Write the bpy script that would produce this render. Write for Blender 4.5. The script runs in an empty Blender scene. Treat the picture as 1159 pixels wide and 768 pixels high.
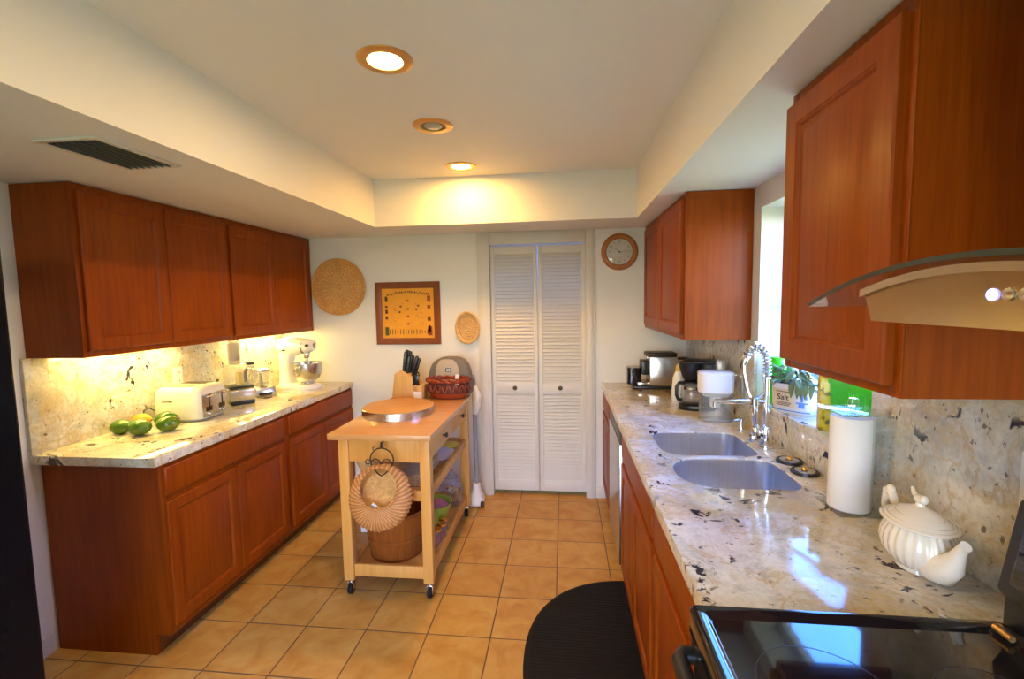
import bpy, bmesh, math, random
from mathutils import Vector, Matrix
C = bpy.context.scene.collection
PI = math.pi
random.seed(7)

# ---------------------------------------------------------------- camera, world, exposure
YAW, PITCH, ROLL = .1117, -.0822, -.0168
CAM = Vector((.3043, -3.6599, 1.5777))
cy, sy, cp, sp = math.cos(YAW), math.sin(YAW), math.cos(PITCH), math.sin(PITCH)
fw = Vector((-sy*cp, cy*cp, sp)); r0 = Vector((cy, sy, 0)); u0 = r0.cross(fw)
rr = r0*math.cos(ROLL) + u0*math.sin(ROLL); uu = -r0*math.sin(ROLL) + u0*math.cos(ROLL)
cd = bpy.data.cameras.new('camera'); cam = bpy.data.objects.new('camera', cd); C.objects.link(cam)
cam.matrix_world = Matrix(((rr.x, uu.x, -fw.x, CAM.x), (rr.y, uu.y, -fw.y, CAM.y), (rr.z, uu.z, -fw.z, CAM.z), (0, 0, 0, 1)))
cd.sensor_width = 36; cd.lens = 526.53*36/1159; cd.clip_start = .02
bpy.context.scene.camera = cam
vs = bpy.context.scene.view_settings
vs.view_transform = 'Standard'; vs.look = 'None'; vs.gamma = 1; vs.use_curve_mapping = False
vs.exposure = 1.16
SKY_TOP, SKY_LOW, SKY_STRENGTH = (.11, .38, 1.35), (.86, .87, .80), 9.4
GROUND = (.10, .13, .07)
LAMP_STRENGTH, LAMP_COL = 158.0, (1.0, .66, .30)
UNDER_STRENGTH, UNDER_COL = 25.0, (1.0, .73, .20)
w = bpy.data.worlds.new('world'); bpy.context.scene.world = w; w.use_nodes = True
nt = w.node_tree; bg = nt.nodes['Background']
tc = nt.nodes.new('ShaderNodeTexCoord'); sx = nt.nodes.new('ShaderNodeSeparateXYZ'); rp = nt.nodes.new('ShaderNodeValToRGB')
mr = nt.nodes.new('ShaderNodeMapRange'); mr.inputs[1].default_value = -1; mr.inputs[2].default_value = 1
nt.links.new(tc.outputs['Generated'], sx.inputs[0]); nt.links.new(sx.outputs['Z'], mr.inputs[0]); nt.links.new(mr.outputs[0], rp.inputs[0])
el = rp.color_ramp.elements
el[0].position = .46; el[0].color = (*GROUND, 1); el[1].position = .52; el[1].color = (*SKY_LOW, 1)
e = el.new(.70); e.color = (*SKY_TOP, 1)
nt.links.new(rp.outputs[0], bg.inputs[0]); bg.inputs[1].default_value = SKY_STRENGTH

# ---------------------------------------------------------------- materials
def newmat(name):
    m = bpy.data.materials.new(name); m.use_nodes = True
    return m, m.node_tree, m.node_tree.nodes['Principled BSDF']
def N(t, typ, **k):
    n = t.nodes.new('ShaderNode' + typ)
    for a, v in k.items(): setattr(n, a, v)
    return n
def ramp(t, src, stops):
    n = N(t, 'ValToRGB'); e = n.color_ramp.elements
    while len(e) < len(stops): e.new(.5)
    for i, (p, c) in enumerate(stops):
        e[i].position = p; e[i].color = (*c, 1) if len(c) == 3 else c
    t.links.new(src, n.inputs[0]); return n.outputs[0]
def noise(t, vec, scale, detail=4, rough=.55, dist=0):
    n = N(t, 'TexNoise'); n.inputs['Scale'].default_value = scale; n.inputs['Detail'].default_value = detail
    n.inputs['Roughness'].default_value = rough; n.inputs['Distortion'].default_value = dist
    if vec is not None: t.links.new(vec, n.inputs['Vector'])
    return n.outputs['Fac']
def mapping(t, scale=(1, 1, 1), loc=(0, 0, 0), rot=(0, 0, 0)):
    c = N(t, 'TexCoord'); m = N(t, 'Mapping'); m.inputs['Scale'].default_value = scale; m.inputs['Location'].default_value = loc
    m.inputs['Rotation'].default_value = rot
    t.links.new(c.outputs['Object'], m.inputs[0]); return m.outputs[0]
def mix(t, fac, a, b, blend='MIX'):
    n = N(t, 'Mix'); n.data_type = 'RGBA'; n.blend_type = blend
    if isinstance(fac, (int, float)): n.inputs[0].default_value = fac
    else: t.links.new(fac, n.inputs[0])
    for i, v in ((6, a), (7, b)):
        if isinstance(v, tuple): n.inputs[i].default_value = (*v, 1)
        else: t.links.new(v, n.inputs[i])
    return n.outputs[2]
def math_(t, op, a, b=None):
    n = N(t, 'Math', operation=op)
    for i, v in enumerate((a, b)):
        if v is None: continue
        if isinstance(v, (int, float)): n.inputs[i].default_value = v
        else: t.links.new(v, n.inputs[i])
    return n.outputs[0]
def bump(t, b, h, strength=.3, dist=.002):
    n = N(t, 'Bump'); n.inputs['Strength'].default_value = strength; n.inputs['Distance'].default_value = dist
    t.links.new(h, n.inputs['Height']); t.links.new(n.outputs[0], b.inputs['Normal'])
def plain(name, col, rough=.5, metal=0, coat=0, var=.06, trans=0, ior=1.45, emit=None, es=0, vs_=6, alpha=1, bumpy=0):
    m, t, b = newmat(name)
    b.inputs['Roughness'].default_value = rough; b.inputs['Metallic'].default_value = metal
    b.inputs['Coat Weight'].default_value = coat; b.inputs['IOR'].default_value = ior
    b.inputs['Transmission Weight'].default_value = trans; b.inputs['Alpha'].default_value = alpha
    v = mapping(t); n = noise(t, v, vs_, 3)
    lo = tuple(max(0, c*(1-var)) for c in col); hi = tuple(min(1, c*(1+var)) for c in col)
    t.links.new(ramp(t, n, [(.3, lo), (.7, hi)]), b.inputs['Base Color'])
    if bumpy: bump(t, b, noise(t, v, 220, 2), bumpy, .001)
    if emit: b.inputs['Emission Color'].default_value = (*emit, 1); b.inputs['Emission Strength'].default_value = es
    return m
def woodmat(name, dark, light, rough=.32, coat=.25, scale=(28, 28, 1.6), rings=7):
    m, t, b = newmat(name)
    v = mapping(t, scale); n1 = noise(t, v, 1.6, 5, .6, .4)
    v2 = mapping(t, (scale[0]*5, scale[1]*5, scale[2]*2.5)); n2 = noise(t, v2, 1.5, 3)
    v3 = mapping(t, (2.2, 2.2, 1.2)); n3 = noise(t, v3, 1.3, 2)
    f = math_(t, 'ADD', math_(t, 'MULTIPLY', n1, .5), math_(t, 'ADD', math_(t, 'MULTIPLY', n2, .2), math_(t, 'MULTIPLY', n3, .3)))
    t.links.new(ramp(t, f, [(.3, dark), (.7, light)]), b.inputs['Base Color'])
    b.inputs['Roughness'].default_value = rough; b.inputs['Coat Weight'].default_value = coat; b.inputs['Coat Roughness'].default_value = .2; b.inputs['Specular IOR Level'].default_value = .18
    bump(t, b, n2, .06, .001)
    return m
def granitemat(name):
    m, t, b = newmat(name)
    v = mapping(t)
    warp = N(t, 'VectorMath', operation='ADD'); nn = N(t, 'TexNoise'); nn.inputs['Scale'].default_value = 4; nn.inputs['Detail'].default_value = 3
    sc = N(t, 'VectorMath', operation='SCALE'); sc.inputs['Scale'].default_value = .22
    t.links.new(v, nn.inputs['Vector']); t.links.new(nn.outputs['Color'], sc.inputs[0]); t.links.new(v, warp.inputs[0]); t.links.new(sc.outputs[0], warp.inputs[1])
    wv = warp.outputs[0]
    big = noise(t, wv, 5, 8, .62)
    base = ramp(t, big, [(.30, (.40, .40, .37)), (.44, (.62, .62, .57)), (.55, (.73, .73, .66)), (.70, (.66, .62, .49))])
    gold = ramp(t, noise(t, wv, 3.1, 6, .6, .5), [(.46, (0, 0, 0)), (.66, (.85, .85, .85))])
    base = mix(t, gold, base, (.60, .43, .16))
    grey = ramp(t, noise(t, wv, 11, 7, .7), [(.52, (0, 0, 0)), (.66, (.7, .7, .7))])
    base = mix(t, grey, base, (.40, .38, .36))
    fine = ramp(t, noise(t, v, 60, 4, .7), [(.36, (.80, .79, .77)), (.55, (1, 1, 1))])
    base = mix(t, .8, base, fine, 'MULTIPLY')
    rust = ramp(t, noise(t, wv, 7.3, 5, .6), [(.66, (0, 0, 0)), (.73, (.8, .8, .8))])
    base = mix(t, rust, base, (.42, .20, .06))
    vn = math_(t, 'ABSOLUTE', math_(t, 'SUBTRACT', noise(t, wv, 6.0, 5, .6), .5))
    base = mix(t, ramp(t, vn, [(.0, (.75, .75, .75)), (.035, (0, 0, 0))]), base, (.52, .40, .22))
    # dark mineral blotches: clusters gated by a slower noise
    gate = ramp(t, noise(t, v, 5.5, 2, .5), [(.45, (0, 0, 0)), (.55, (1, 1, 1))])
    dk = ramp(t, noise(t, wv, 15, 4, .6, .4), [(.60, (0, 0, 0)), (.63, (1, 1, 1))])
    base = mix(t, math_(t, 'MULTIPLY', gate, dk), base, (.030, .028, .050))
    sp_ = ramp(t, noise(t, v, 48, 3, .55), [(.65, (0, 0, 0)), (.70, (.8, .8, .8))])
    base = mix(t, sp_, base, (.10, .075, .06))
    t.links.new(base, b.inputs['Base Color'])
    b.inputs['Roughness'].default_value = .10; b.inputs['IOR'].default_value = 1.52; b.inputs['Coat Weight'].default_value = .25; b.inputs['Coat Roughness'].default_value = .04
    return m
TS, TX, TY = .3048, -.6607, -.0954
def tilemat(name):
    m, t, b = newmat(name)
    c = N(t, 'TexCoord'); s = N(t, 'SeparateXYZ'); t.links.new(c.outputs['Object'], s.inputs[0])
    ux = math_(t, 'DIVIDE', math_(t, 'SUBTRACT', s.outputs['X'], TX), TS); uy = math_(t, 'DIVIDE', math_(t, 'SUBTRACT', s.outputs['Y'], TY), TS)
    def edge(u):
        f = math_(t, 'ABSOLUTE', math_(t, 'SUBTRACT', math_(t, 'FRACT', u), .5)); return f
    mx = math_(t, 'MAXIMUM', edge(ux), edge(uy))
    mask = ramp(t, mx, [(.4875, (0, 0, 0)), (.4925, (1, 1, 1))])
    cell = N(t, 'CombineXYZ'); t.links.new(math_(t, 'FLOOR', ux), cell.inputs[0]); t.links.new(math_(t, 'FLOOR', uy), cell.inputs[1])
    wn = N(t, 'TexWhiteNoise'); t.links.new(cell.outputs[0], wn.inputs[0])
    off = N(t, 'VectorMath', operation='SCALE'); off.inputs['Scale'].default_value = 9; t.links.new(wn.outputs['Color'], off.inputs[0])
    av = N(t, 'VectorMath', operation='ADD'); t.links.new(c.outputs['Object'], av.inputs[0]); t.links.new(off.outputs[0], av.inputs[1])
    n1 = noise(t, av.outputs[0], 7, 6, .6, .6)
    col = ramp(t, n1, [(.30, (.50, .235, .038)), (.50, (.61, .33, .068)), (.72, (.68, .43, .12))])
    tone = ramp(t, wn.outputs['Value'], [(0, (.93, .92, .90)), (1, (1, 1, 1))])
    col = mix(t, 1.0, col, tone, 'MULTIPLY')
    col = mix(t, mask, col, (.15, .085, .045))
    t.links.new(col, b.inputs['Base Color']); b.inputs['Roughness'].default_value = .34; b.inputs['Specular IOR Level'].default_value = .3
    inv = math_(t, 'SUBTRACT', 1.0, mask)
    bump(t, b, math_(t, 'ADD', inv, math_(t, 'MULTIPLY', n1, .12)), .5, .003)
    return m
def wickermat(name, dark, light, scale=90, rough=.7):
    m, t, b = newmat(name); v = mapping(t)
    n = noise(t, v, scale, 3, .6); n2 = noise(t, v, 9, 2)
    f = math_(t, 'ADD', math_(t, 'MULTIPLY', n, .7), math_(t, 'MULTIPLY', n2, .3))
    t.links.new(ramp(t, f, [(.35, dark), (.62, light)]), b.inputs['Base Color']); b.inputs['Roughness'].default_value = rough
    bump(t, b, n, .5, .002); return m
def paintmat(name, col, rough=.6):
    m, t, b = newmat(name); v = mapping(t); n = noise(t, v, 260, 3); n2 = noise(t, v, 1.2, 2)
    lo = tuple(c*.97 for c in col)
    t.links.new(ramp(t, n2, [(.35, lo), (.65, col)]), b.inputs['Base Color']); b.inputs['Roughness'].default_value = rough
    bump(t, b, n, .08, .001); return m
def brushed(name, col, rough=.28, sc=(4, 4, 400)):
    m, t, b = newmat(name); v = mapping(t, sc); n = noise(t, v, 1, 3)
    t.links.new(ramp(t, n, [(.3, tuple(c*.86 for c in col)), (.7, col)]), b.inputs['Base Color'])
    b.inputs['Metallic'].default_value = 1; b.inputs['Roughness'].default_value = rough
    bump(t, b, n, .05, .0005); return m
def glassmat(name, col, rough=.02, mixf=.75, ior=1.45):
    # thin clear plastic / glass: straight-through light with a glossy surface reflection
    m = bpy.data.materials.new(name); m.use_nodes = True; t = m.node_tree
    for n in list(t.nodes): t.nodes.remove(n)
    o = N(t, 'OutputMaterial'); tr = N(t, 'BsdfTransparent'); gl = N(t, 'BsdfGlossy'); mx = N(t, 'MixShader'); lw = N(t, 'LayerWeight'); lw.inputs['Blend'].default_value = .5
    fr = math_(t, 'ADD', .04, math_(t, 'MULTIPLY', math_(t, 'POWER', lw.outputs['Facing'], 4.0), .7))
    v = mapping(t); c = ramp(t, noise(t, v, 5, 2), [(.3, tuple(x*.97 for x in col)), (.7, col)])
    t.links.new(c, tr.inputs[0]); gl.inputs['Roughness'].default_value = rough; gl.inputs[0].default_value = (1, 1, 1, 1)
    t.links.new(fr, mx.inputs[0]); t.links.new(tr.outputs[0], mx.inputs[1]); t.links.new(gl.outputs[0], mx.inputs[2])
    df = N(t, 'BsdfDiffuse'); t.links.new(c, df.inputs[0]); m2 = N(t, 'MixShader'); m2.inputs[0].default_value = 1-mixf
    t.links.new(mx.outputs[0], m2.inputs[1]); t.links.new(df.outputs[0], m2.inputs[2]); t.links.new(m2.outputs[0], o.inputs[0])
    return m
def emitmat(name, col, s):
    m, t, b = newmat(name); b.inputs['Base Color'].default_value = (.9, .9, .9, 1)
    v = mapping(t); c = ramp(t, noise(t, v, 3, 1), [(0, tuple(x*.98 for x in col)), (1, col)])
    t.links.new(c, b.inputs['Emission Color']); b.inputs['Emission Strength'].default_value = s; return m

M = {}
M['paint'] = paintmat('wall paint', (.77, .745, .70))
M['ceil'] = paintmat('ceiling paint', (.80, .79, .77))
M['trim'] = plain('off white trim paint', (.66, .615, .55), .4, var=.02)
M['cherry'] = woodmat('cherry cabinet wood', (.16, .0235, .0010), (.34, .068, .0022), .38, .04)
M['cherry_in'] = woodmat('cherry toe board', (.10, .022, .006), (.17, .045, .010))
M['granite'] = granitemat('cream granite')
M['tile'] = tilemat('floor tile')
M['pine'] = woodmat('pale pine', (.58, .245, .045), (.76, .385, .095), .42, .1)
M['pinetop'] = woodmat('pine worktop', (.54, .24, .075), (.70, .37, .14), .22, .4, (1.6, 22, 22))
M['block'] = woodmat('knife block wood', (.56, .30, .09), (.72, .44, .17), .4, .1)
M['turn'] = woodmat('turntable wood', (.50, .23, .06), (.66, .34, .11), .4, .1, (1.6, 26, 26))
M['frame'] = woodmat('dark frame wood', (.16, .045, .014), (.27, .085, .028), .35, .3)
M['clockwood'] = woodmat('oak clock ring', (.32, .10, .022), (.48, .18, .045), .3, .4)
M['bucket'] = woodmat('stained stave wood', (.17, .040, .006), (.34, .100, .016), .45, .1, (34, 34, 1.2))
M['steel'] = brushed('brushed stainless', (.66, .65, .63), .26)
M['steelh'] = brushed('reflection tinted hood stainless', (.50, .41, .30), .24, (4, 400, 4))  # brown tint puts the reflection of the cabinets into the steel colour
M['sinksteel'] = brushed('sink stainless', (.86, .85, .84), .30, (300, 4, 4))
M['chrome'] = plain('chrome', (.80, .80, .80), .10, 1, var=.02)
M['dimchrome'] = plain('satin nickel', (.60, .58, .55), .22, 1, var=.03)
M['brass'] = plain('brass trim', (.60, .36, .12), .35, .8, var=.04)
M['bronze'] = plain('dark bronze', (.07, .05, .035), .4, .8, var=.1)
M['black'] = plain('black plastic', (.012, .012, .014), .28, var=.1)
M['blackmat'] = plain('black rubber', (.011, .009, .008), .6, var=.15, bumpy=.3)
M['blackglass'] = plain('black ceramic glass', (.008, .008, .010), .07, coat=.6, var=.05)
M['fridge'] = plain('black fridge enamel', (.003, .004, .007), .24, var=.1)
for k_, q_ in (('fridge', .12), ('blackmat', .2)): M[k_].node_tree.nodes['Principled BSDF'].inputs['Specular IOR Level'].default_value = q_
M['white'] = plain('white plastic', (.78, .77, .75), .35, var=.02)
M['enamel'] = plain('white enamel', (.82, .80, .76), .18, coat=.5, var=.02)
M['cream'] = plain('cream glazed ceramic', (.76, .70, .58), .15, coat=.6, var=.03)
M['paper'] = plain('paper towel', (.80, .79, .78), .9, var=.02, bumpy=.25)
M['dark'] = plain('dark void', (.012, .010, .009), .8, var=.1)
M['grey'] = plain('grey plastic', (.30, .30, .31), .4, var=.04)
M['ventdark'] = plain('vent metal', (.24, .26, .27), .4, .3, var=.05)
M['clear'] = glassmat('clear plastic', (.88, .89, .88), .06, .90)
M['smoky'] = glassmat('smoky clear plastic', (.66, .63, .64), .08, .78)
M['acrylic'] = glassmat('clear acrylic', (.93, .96, .95), .02, .95)
M['glass'] = glassmat('window glass', (.98, .99, .99), .0, 1.0)
M['hoodglass'] = glassmat('smoked hood glass', (.80, .78, .74), .02, .96)
M['glassedge'] = plain('glass edge', (.05, .055, .045), .2, var=.05)
M['wicker'] = wickermat('honey wicker', (.50, .235, .055), (.70, .39, .12), 60)
def canemat():
    m, t, b = newmat('tan split cane'); c = N(t, 'TexCoord'); sx_ = N(t, 'SeparateXYZ'); t.links.new(c.outputs['Object'], sx_.inputs[0])
    a = N(t, 'Math', operation='ARCTAN2'); t.links.new(math_(t, 'DIVIDE', sx_.outputs['Z'], .94), a.inputs[0]); t.links.new(sx_.outputs['X'], a.inputs[1])
    f = math_(t, 'COSINE', math_(t, 'MULTIPLY', a.outputs[0], 46.0)); n = noise(t, c.outputs['Object'], 30, 3)
    col = mix(t, ramp(t, f, [(.0, (.75, .75, .75)), (.45, (0, 0, 0))]), ramp(t, n, [(.3, (.54, .225, .055)), (.7, (.68, .32, .09))]), (.30, .105, .022))  # shade in the grooves between ribs is painted into the colour
    t.links.new(col, b.inputs['Base Color']); b.inputs['Roughness'].default_value = .6; return m
M['wickerred'] = canemat()
M['wickerpale'] = wickermat('pale wicker', (.50, .28, .10), (.74, .50, .22))
M['redwicker'] = wickermat('red stained wicker', (.14, .014, .003), (.33, .045, .008), 60, .4)
M['darkwicker'] = wickermat('dark weave', (.045, .010, .006), (.13, .03, .012), 60, .5)
M['parch'] = plain('golden parchment', (.78, .34, .022), .6, var=.08)
M['ink'] = plain('dark ink', (.10, .045, .010), .6, var=.1)
M['inkred'] = plain('red ink', (.32, .06, .01), .6, var=.1)
M['inkgreen'] = plain('green ink', (.08, .10, .02), .6, var=.1)
M['clockface'] = plain('clock face', (.58, .54, .47), .5, var=.04)
M['toaster'] = plain('cream toaster enamel', (.74, .72, .62), .22, coat=.4, var=.02)
M['mango'] = None
M['domegrey'] = plain('taupe hood cover', (.17, .13, .09), .55, var=.1)
M['domecream'] = plain('cream hood panel', (.50, .38, .26), .5, var=.05)
M['greenplastic'] = plain('bright green plastic', (.06, .82, .02), .3, var=.06, trans=.35)
M['greenclear'] = plain('green glass', (.05, .45, .10), .1, trans=.6, var=.05)
M['brown'] = plain('brown strap', (.18, .05, .02), .5, var=.1)
M['leaf'] = plain('grey green leaf', (.13, .165, .065), .45, var=.35, vs_=18)
M['blue'] = plain('blue glaze', (.10, .22, .55), .3, var=.2)
M['sand'] = plain('buff label', (.68, .53, .36), .5, var=.05)
M['letter'] = plain('dark lettering', (.05, .045, .06), .5, var=.05)
M['pot'] = plain('white stoneware', (.72, .71, .72), .25, coat=.3, var=.05)
M['gold'] = plain('gold lid', (.75, .48, .14), .2, 1, var=.03)
M['pink'] = plain('pink napkin', (.70, .24, .24), .7, var=.05)
M['limebowl'] = plain('lime bowl', (.42, .50, .06), .35, var=.1)
M['potpourri'] = plain('dried fruit', (.55, .26, .05), .6, var=.6, vs_=40)
M['redjar'] = plain('red preserve', (.45, .05, .02), .3, var=.2)
M['yellow'] = plain('yellow wrapper', (.72, .50, .05), .4, var=.1)
M['blueled'] = emitmat('blue led', (.12, .16, 1.0), 2.5)
M['bulb'] = emitmat('lamp bulb', LAMP_COL, LAMP_STRENGTH)
M['bulbback'] = emitmat('back lamp bulb', (1.0, .50, .11), LAMP_STRENGTH*1.5)
M['bulboff'] = plain('unlit bulb', (.45, .42, .36), .2, coat=.5, var=.03)
M['tube'] = emitmat('under cabinet tube', UNDER_COL, UNDER_STRENGTH)
def mangomat():
    m, t, b = newmat('mango skin'); v = mapping(t)
    n = noise(t, v, 14, 3); s = N(t, 'ObjectInfo')
    f = math_(t, 'ADD', math_(t, 'MULTIPLY', n, .5), math_(t, 'MULTIPLY', s.outputs['Random'], .25))
    t.links.new(ramp(t, f, [(.2, (.035, .11, .006)), (.48, (.085, .19, .008)), (.66, (.26, .17, .02))]), b.inputs['Base Color'])
    b.inputs['Roughness'].default_value = .25; b.inputs['Coat Weight'].default_value = .3; return m
M['mango'] = mangomat()
M['mangoyellow'] = plain('yellow mango skin', (.50, .34, .04), .3, var=.25, vs_=14)
def tinmat():
    m, t, b = newmat('yellow flowered tin'); v = mapping(t)
    c = ramp(t, noise(t, v, 32, 2, .5, .8), [(.38, (.16, .16, .03)), (.45, (.62, .45, .03)), (.55, (.80, .62, .02)), (.66, (.70, .58, .20))])
    t.links.new(c, b.inputs['Base Color']); b.inputs['Roughness'].default_value = .3; return m
M['tin'] = tinmat()

# ---------------------------------------------------------------- mesh helpers
class MB:
    def __init__(s): s.bm = bmesh.new(); s.M = Matrix.Identity(4)
    def add(s, b):
        me = bpy.data.meshes.new('t'); b.to_mesh(me); b.free(); me.transform(s.M); s.bm.from_mesh(me); bpy.data.meshes.remove(me); return s
    def box(s, x0, x1, y0, y1, z0, z1, bev=0, seg=2):
        b = bmesh.new(); bmesh.ops.create_cube(b, size=1)
        for v in b.verts: v.co = Vector(((x0+x1)/2 + v.co.x*(x1-x0), (y0+y1)/2 + v.co.y*(y1-y0), (z0+z1)/2 + v.co.z*(z1-z0)))
        if bev: bmesh.ops.bevel(b, geom=list(b.edges), offset=bev, segments=seg, profile=.5, affect='EDGES')
        return s.add(b)
    def loft(s, rings, closed=True, cap0=True, cap1=True, loop=False):
        b = bmesh.new(); R = [[b.verts.new(p) for p in r] for r in rings]; n = len(R[0])
        m = len(R)
        for i in range(m if loop else m-1):
            a, c = R[i], R[(i+1) % m]
            for j in range(n if closed else n-1):
                k = (j+1) % n
                try: b.faces.new((a[j], a[k], c[k], c[j]))
                except ValueError: pass
        if closed and not loop:
            if cap0: b.faces.new(list(reversed(R[0])))
            if cap1: b.faces.new(R[-1])
        bmesh.ops.remove_doubles(b, verts=list(b.verts), dist=1e-6)
        bmesh.ops.recalc_face_normals(b, faces=list(b.faces))
        return s.add(b)
    def lathe(s, prof, seg=40, mod=None, c=(0, 0, 0), sx=1, sy=1, cap0=True, cap1=True):
        rings = []
        for i, (r, z) in enumerate(prof):
            ring = []
            for j in range(seg):
                a = 2*PI*j/seg; q = max(r, 1e-5)*(mod(a, i) if mod else 1)
                ring.append((c[0]+q*math.cos(a)*sx, c[1]+q*math.sin(a)*sy, c[2]+z))
            rings.append(ring)
        return s.loft(rings, True, cap0, cap1)
    def cyl(s, p0, p1, r, r1=None, seg=20, bev=0):
        p0, p1 = Vector(p0), Vector(p1); d = p1-p0; L = d.length; r1 = r if r1 is None else r1
        q = Vector((0, 0, 1)).rotation_difference(d.normalized()).to_matrix().to_4x4()
        old = s.M; s.M = s.M @ Matrix.Translation(p0) @ q
        pr = [(r, 0), (r1, L)] if not bev else [(r-bev, 0), (r-bev*.3, bev*.3), (r, bev), (r1, L-bev), (r1-bev*.3, L-bev*.3), (r1-bev, L)]
        s.lathe(pr, seg); s.M = old; return s
    def tube(s, pts, r, seg=8, closed=False, rad=None, flat=1):
        P = [Vector(p) for p in pts]; n = len(P); rings = []; up = None
        for i in range(n):
            if closed: t = (P[(i+1) % n]-P[i-1]).normalized()
            else: t = (P[min(i+1, n-1)]-P[max(i-1, 0)]).normalized()
            if up is None:
                up = Vector((0, 0, 1)) if abs(t.z) < .9 else Vector((1, 0, 0))
            up = (up - t*up.dot(t)).normalized(); sd = t.cross(up)
            q = rad[i] if rad else r
            rings.append([P[i]+(up*math.cos(2*PI*j/seg)*flat+sd*math.sin(2*PI*j/seg))*q for j in range(seg)])
        return s.loft(rings, True, True, True, closed)
    def prism(s, poly, axis, a0, a1, bev=0):
        b = bmesh.new()
        def P(u, v, a): return {'x': (a, u, v), 'y': (u, a, v), 'z': (u, v, a)}[axis]
        A = [b.verts.new(P(u, v, a0)) for u, v in poly]; B = [b.verts.new(P(u, v, a1)) for u, v in poly]
        n = len(A); b.faces.new(A); b.faces.new(list(reversed(B)))
        for i in range(n): b.faces.new((A[i], B[i], B[(i+1) % n], A[(i+1) % n]))
        bmesh.ops.recalc_face_normals(b, faces=list(b.faces))
        if bev: bmesh.ops.bevel(b, geom=list(b.edges), offset=bev, segments=2, profile=.5, affect='EDGES')
        return s.add(b)
    def ell(s, c, rx, ry, rz, seg=20, rings=12):
        pr = [(math.sin(PI*i/rings), -math.cos(PI*i/rings)) for i in range(rings+1)]
        old = s.M; s.M = s.M @ Matrix.Translation(c) @ Matrix.Diagonal((rx, ry, rz, 1)); s.lathe(pr, seg, cap0=False, cap1=False); s.M = old; return s
    def raised(s, W, H, T=.018, raise_=True, rail=.055, x0=0, z0=0):
        # a framed cabinet door: back at y=0, face at y=-T, moulded inner edge and centre field
        L = [(0, 0), (0, -T+.004), (.004, -T), (rail-.006, -T), (rail-.002, -T+.0035), (rail, -T+.0035), (rail+.005, -T+.010)]
        L += [(rail+.012, -T+.010), (rail+.034, -T+.002)] if raise_ else [(rail+.012, -T+.0095)]
        rings = [[(x0+i, y, z0+i), (x0+W-i, y, z0+i), (x0+W-i, y, z0+H-i), (x0+i, y, z0+H-i)] for i, y in L]
        return s.loft(rings)
def place(name, mb, mat, parent=None, ang=38):
    me = bpy.data.meshes.new(name); mb.bm.to_mesh(me); mb.bm.free()
    if isinstance(mat, str): mat = M[mat]
    me.materials.append(mat)
    for p in me.polygons: p.use_smooth = True
    me.set_sharp_from_angle(angle=math.radians(ang))
    o = bpy.data.objects.new(name, me); C.objects.link(o)
    if parent is not None: o.parent = parent
    return o
def tag(o, label, cat, group=None):
    o['label'] = label; o['category'] = cat
    if group: o['group'] = group
    return o
def thing(name, label, cat, loc=(0, 0, 0), rz=0, group=None):
    o = bpy.data.objects.new(name, None); C.objects.link(o); o.location = loc; o.rotation_euler = (0, 0, rz); o.empty_display_size = .05
    return tag(o, label, cat, group)
def struct(name, mb, mat, parent=None):
    o = place(name, mb, mat, parent)
    if parent is None: o['kind'] = 'structure'
    return o
def box(*a, **k): return MB().box(*a, **k)
def kids(o): return [c for c in bpy.data.objects if c.parent == o]
def dup(root, loc, rz, label=None):
    def cpy(o, par):
        c = o.copy(); C.objects.link(c); c.parent = par
        for ch in kids(o): cpy(ch, c)
        return c
    r = cpy(root, None); r.location = loc; r.rotation_euler = (0, 0, rz)
    if label: r['label'] = label
    return r
def text_mb(body, size, ext=.0006, align='CENTER'):
    cu = bpy.data.curves.new('txt', 'FONT'); cu.body = body; cu.size = size; cu.extrude = ext; cu.align_x = align; cu.align_y = 'CENTER'; cu.resolution_u = 3
    o = bpy.data.objects.new('txt', cu); C.objects.link(o); bpy.context.view_layer.update()
    me = bpy.data.meshes.new_from_object(o.evaluated_get(bpy.context.evaluated_depsgraph_get()))
    bpy.data.objects.remove(o); bpy.data.curves.remove(cu)
    return me
def add_text(mb, body, size, mat4, ext=.0006):
    me = text_mb(body, size, ext); me.transform(mb.M @ mat4); mb.bm.from_mesh(me); bpy.data.meshes.remove(me); return mb
FACE_MY = Matrix.Rotation(PI/2, 4, 'X')          # flat xy lettering -> upright, facing -y

# ---------------------------------------------------------------- room shell
XL, XR, ZS, ZC, YB = -2.0547, 1.25, 2.1147, 2.4336, -5.6
ZCT = .932
struct('floor', box(-2.3, 1.5, YB, .6, -.05, 0), 'tile')
DX0, DX1, DZ = -.277, .477, 2.02
b = MB(); b.box(-2.3, DX0, 0, .12, 0, 2.6); b.box(DX1, 1.5, 0, .12, 0, 2.6); b.box(DX0, DX1, 0, .12, DZ, 2.6); b.box(DX0-.1, DX1+.1, .5, .6, 0, 2.6)
b.box(DX0-.1, DX0, .12, .5, 0, 2.6); b.box(DX1, DX1+.1, .12, .5, 0, 2.6)
struct('wall_back', b, 'paint')
struct('wall_left', box(-2.2, XL, YB, 0, 0, 2.6), 'paint')
WY0, WY1, WZ0, WZ1 = -2.155, -1.27, 1.078, 2.005
b = MB(); b.box(XR, XR+.2, WY1, 0, 0, 2.6); b.box(XR, XR+.2, YB, WY0, 0, 2.6); b.box(XR, XR+.2, WY0, WY1, 0, WZ0-.03); b.box(XR, XR+.2, WY0, WY1, WZ1, 2.6)
struct('wall_right', b, 'paint')
b = MB(); GX0, GX1, GZ = -1.5, .9, 2.05
b.box(-2.2, GX0, YB-.15, YB, 0, 2.6); b.box(GX1, 1.45, YB-.15, YB, 0, 2.6); b.box(GX0, GX1, YB-.15, YB, GZ, 2.6)
struct('wall_front', b, 'paint')
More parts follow.
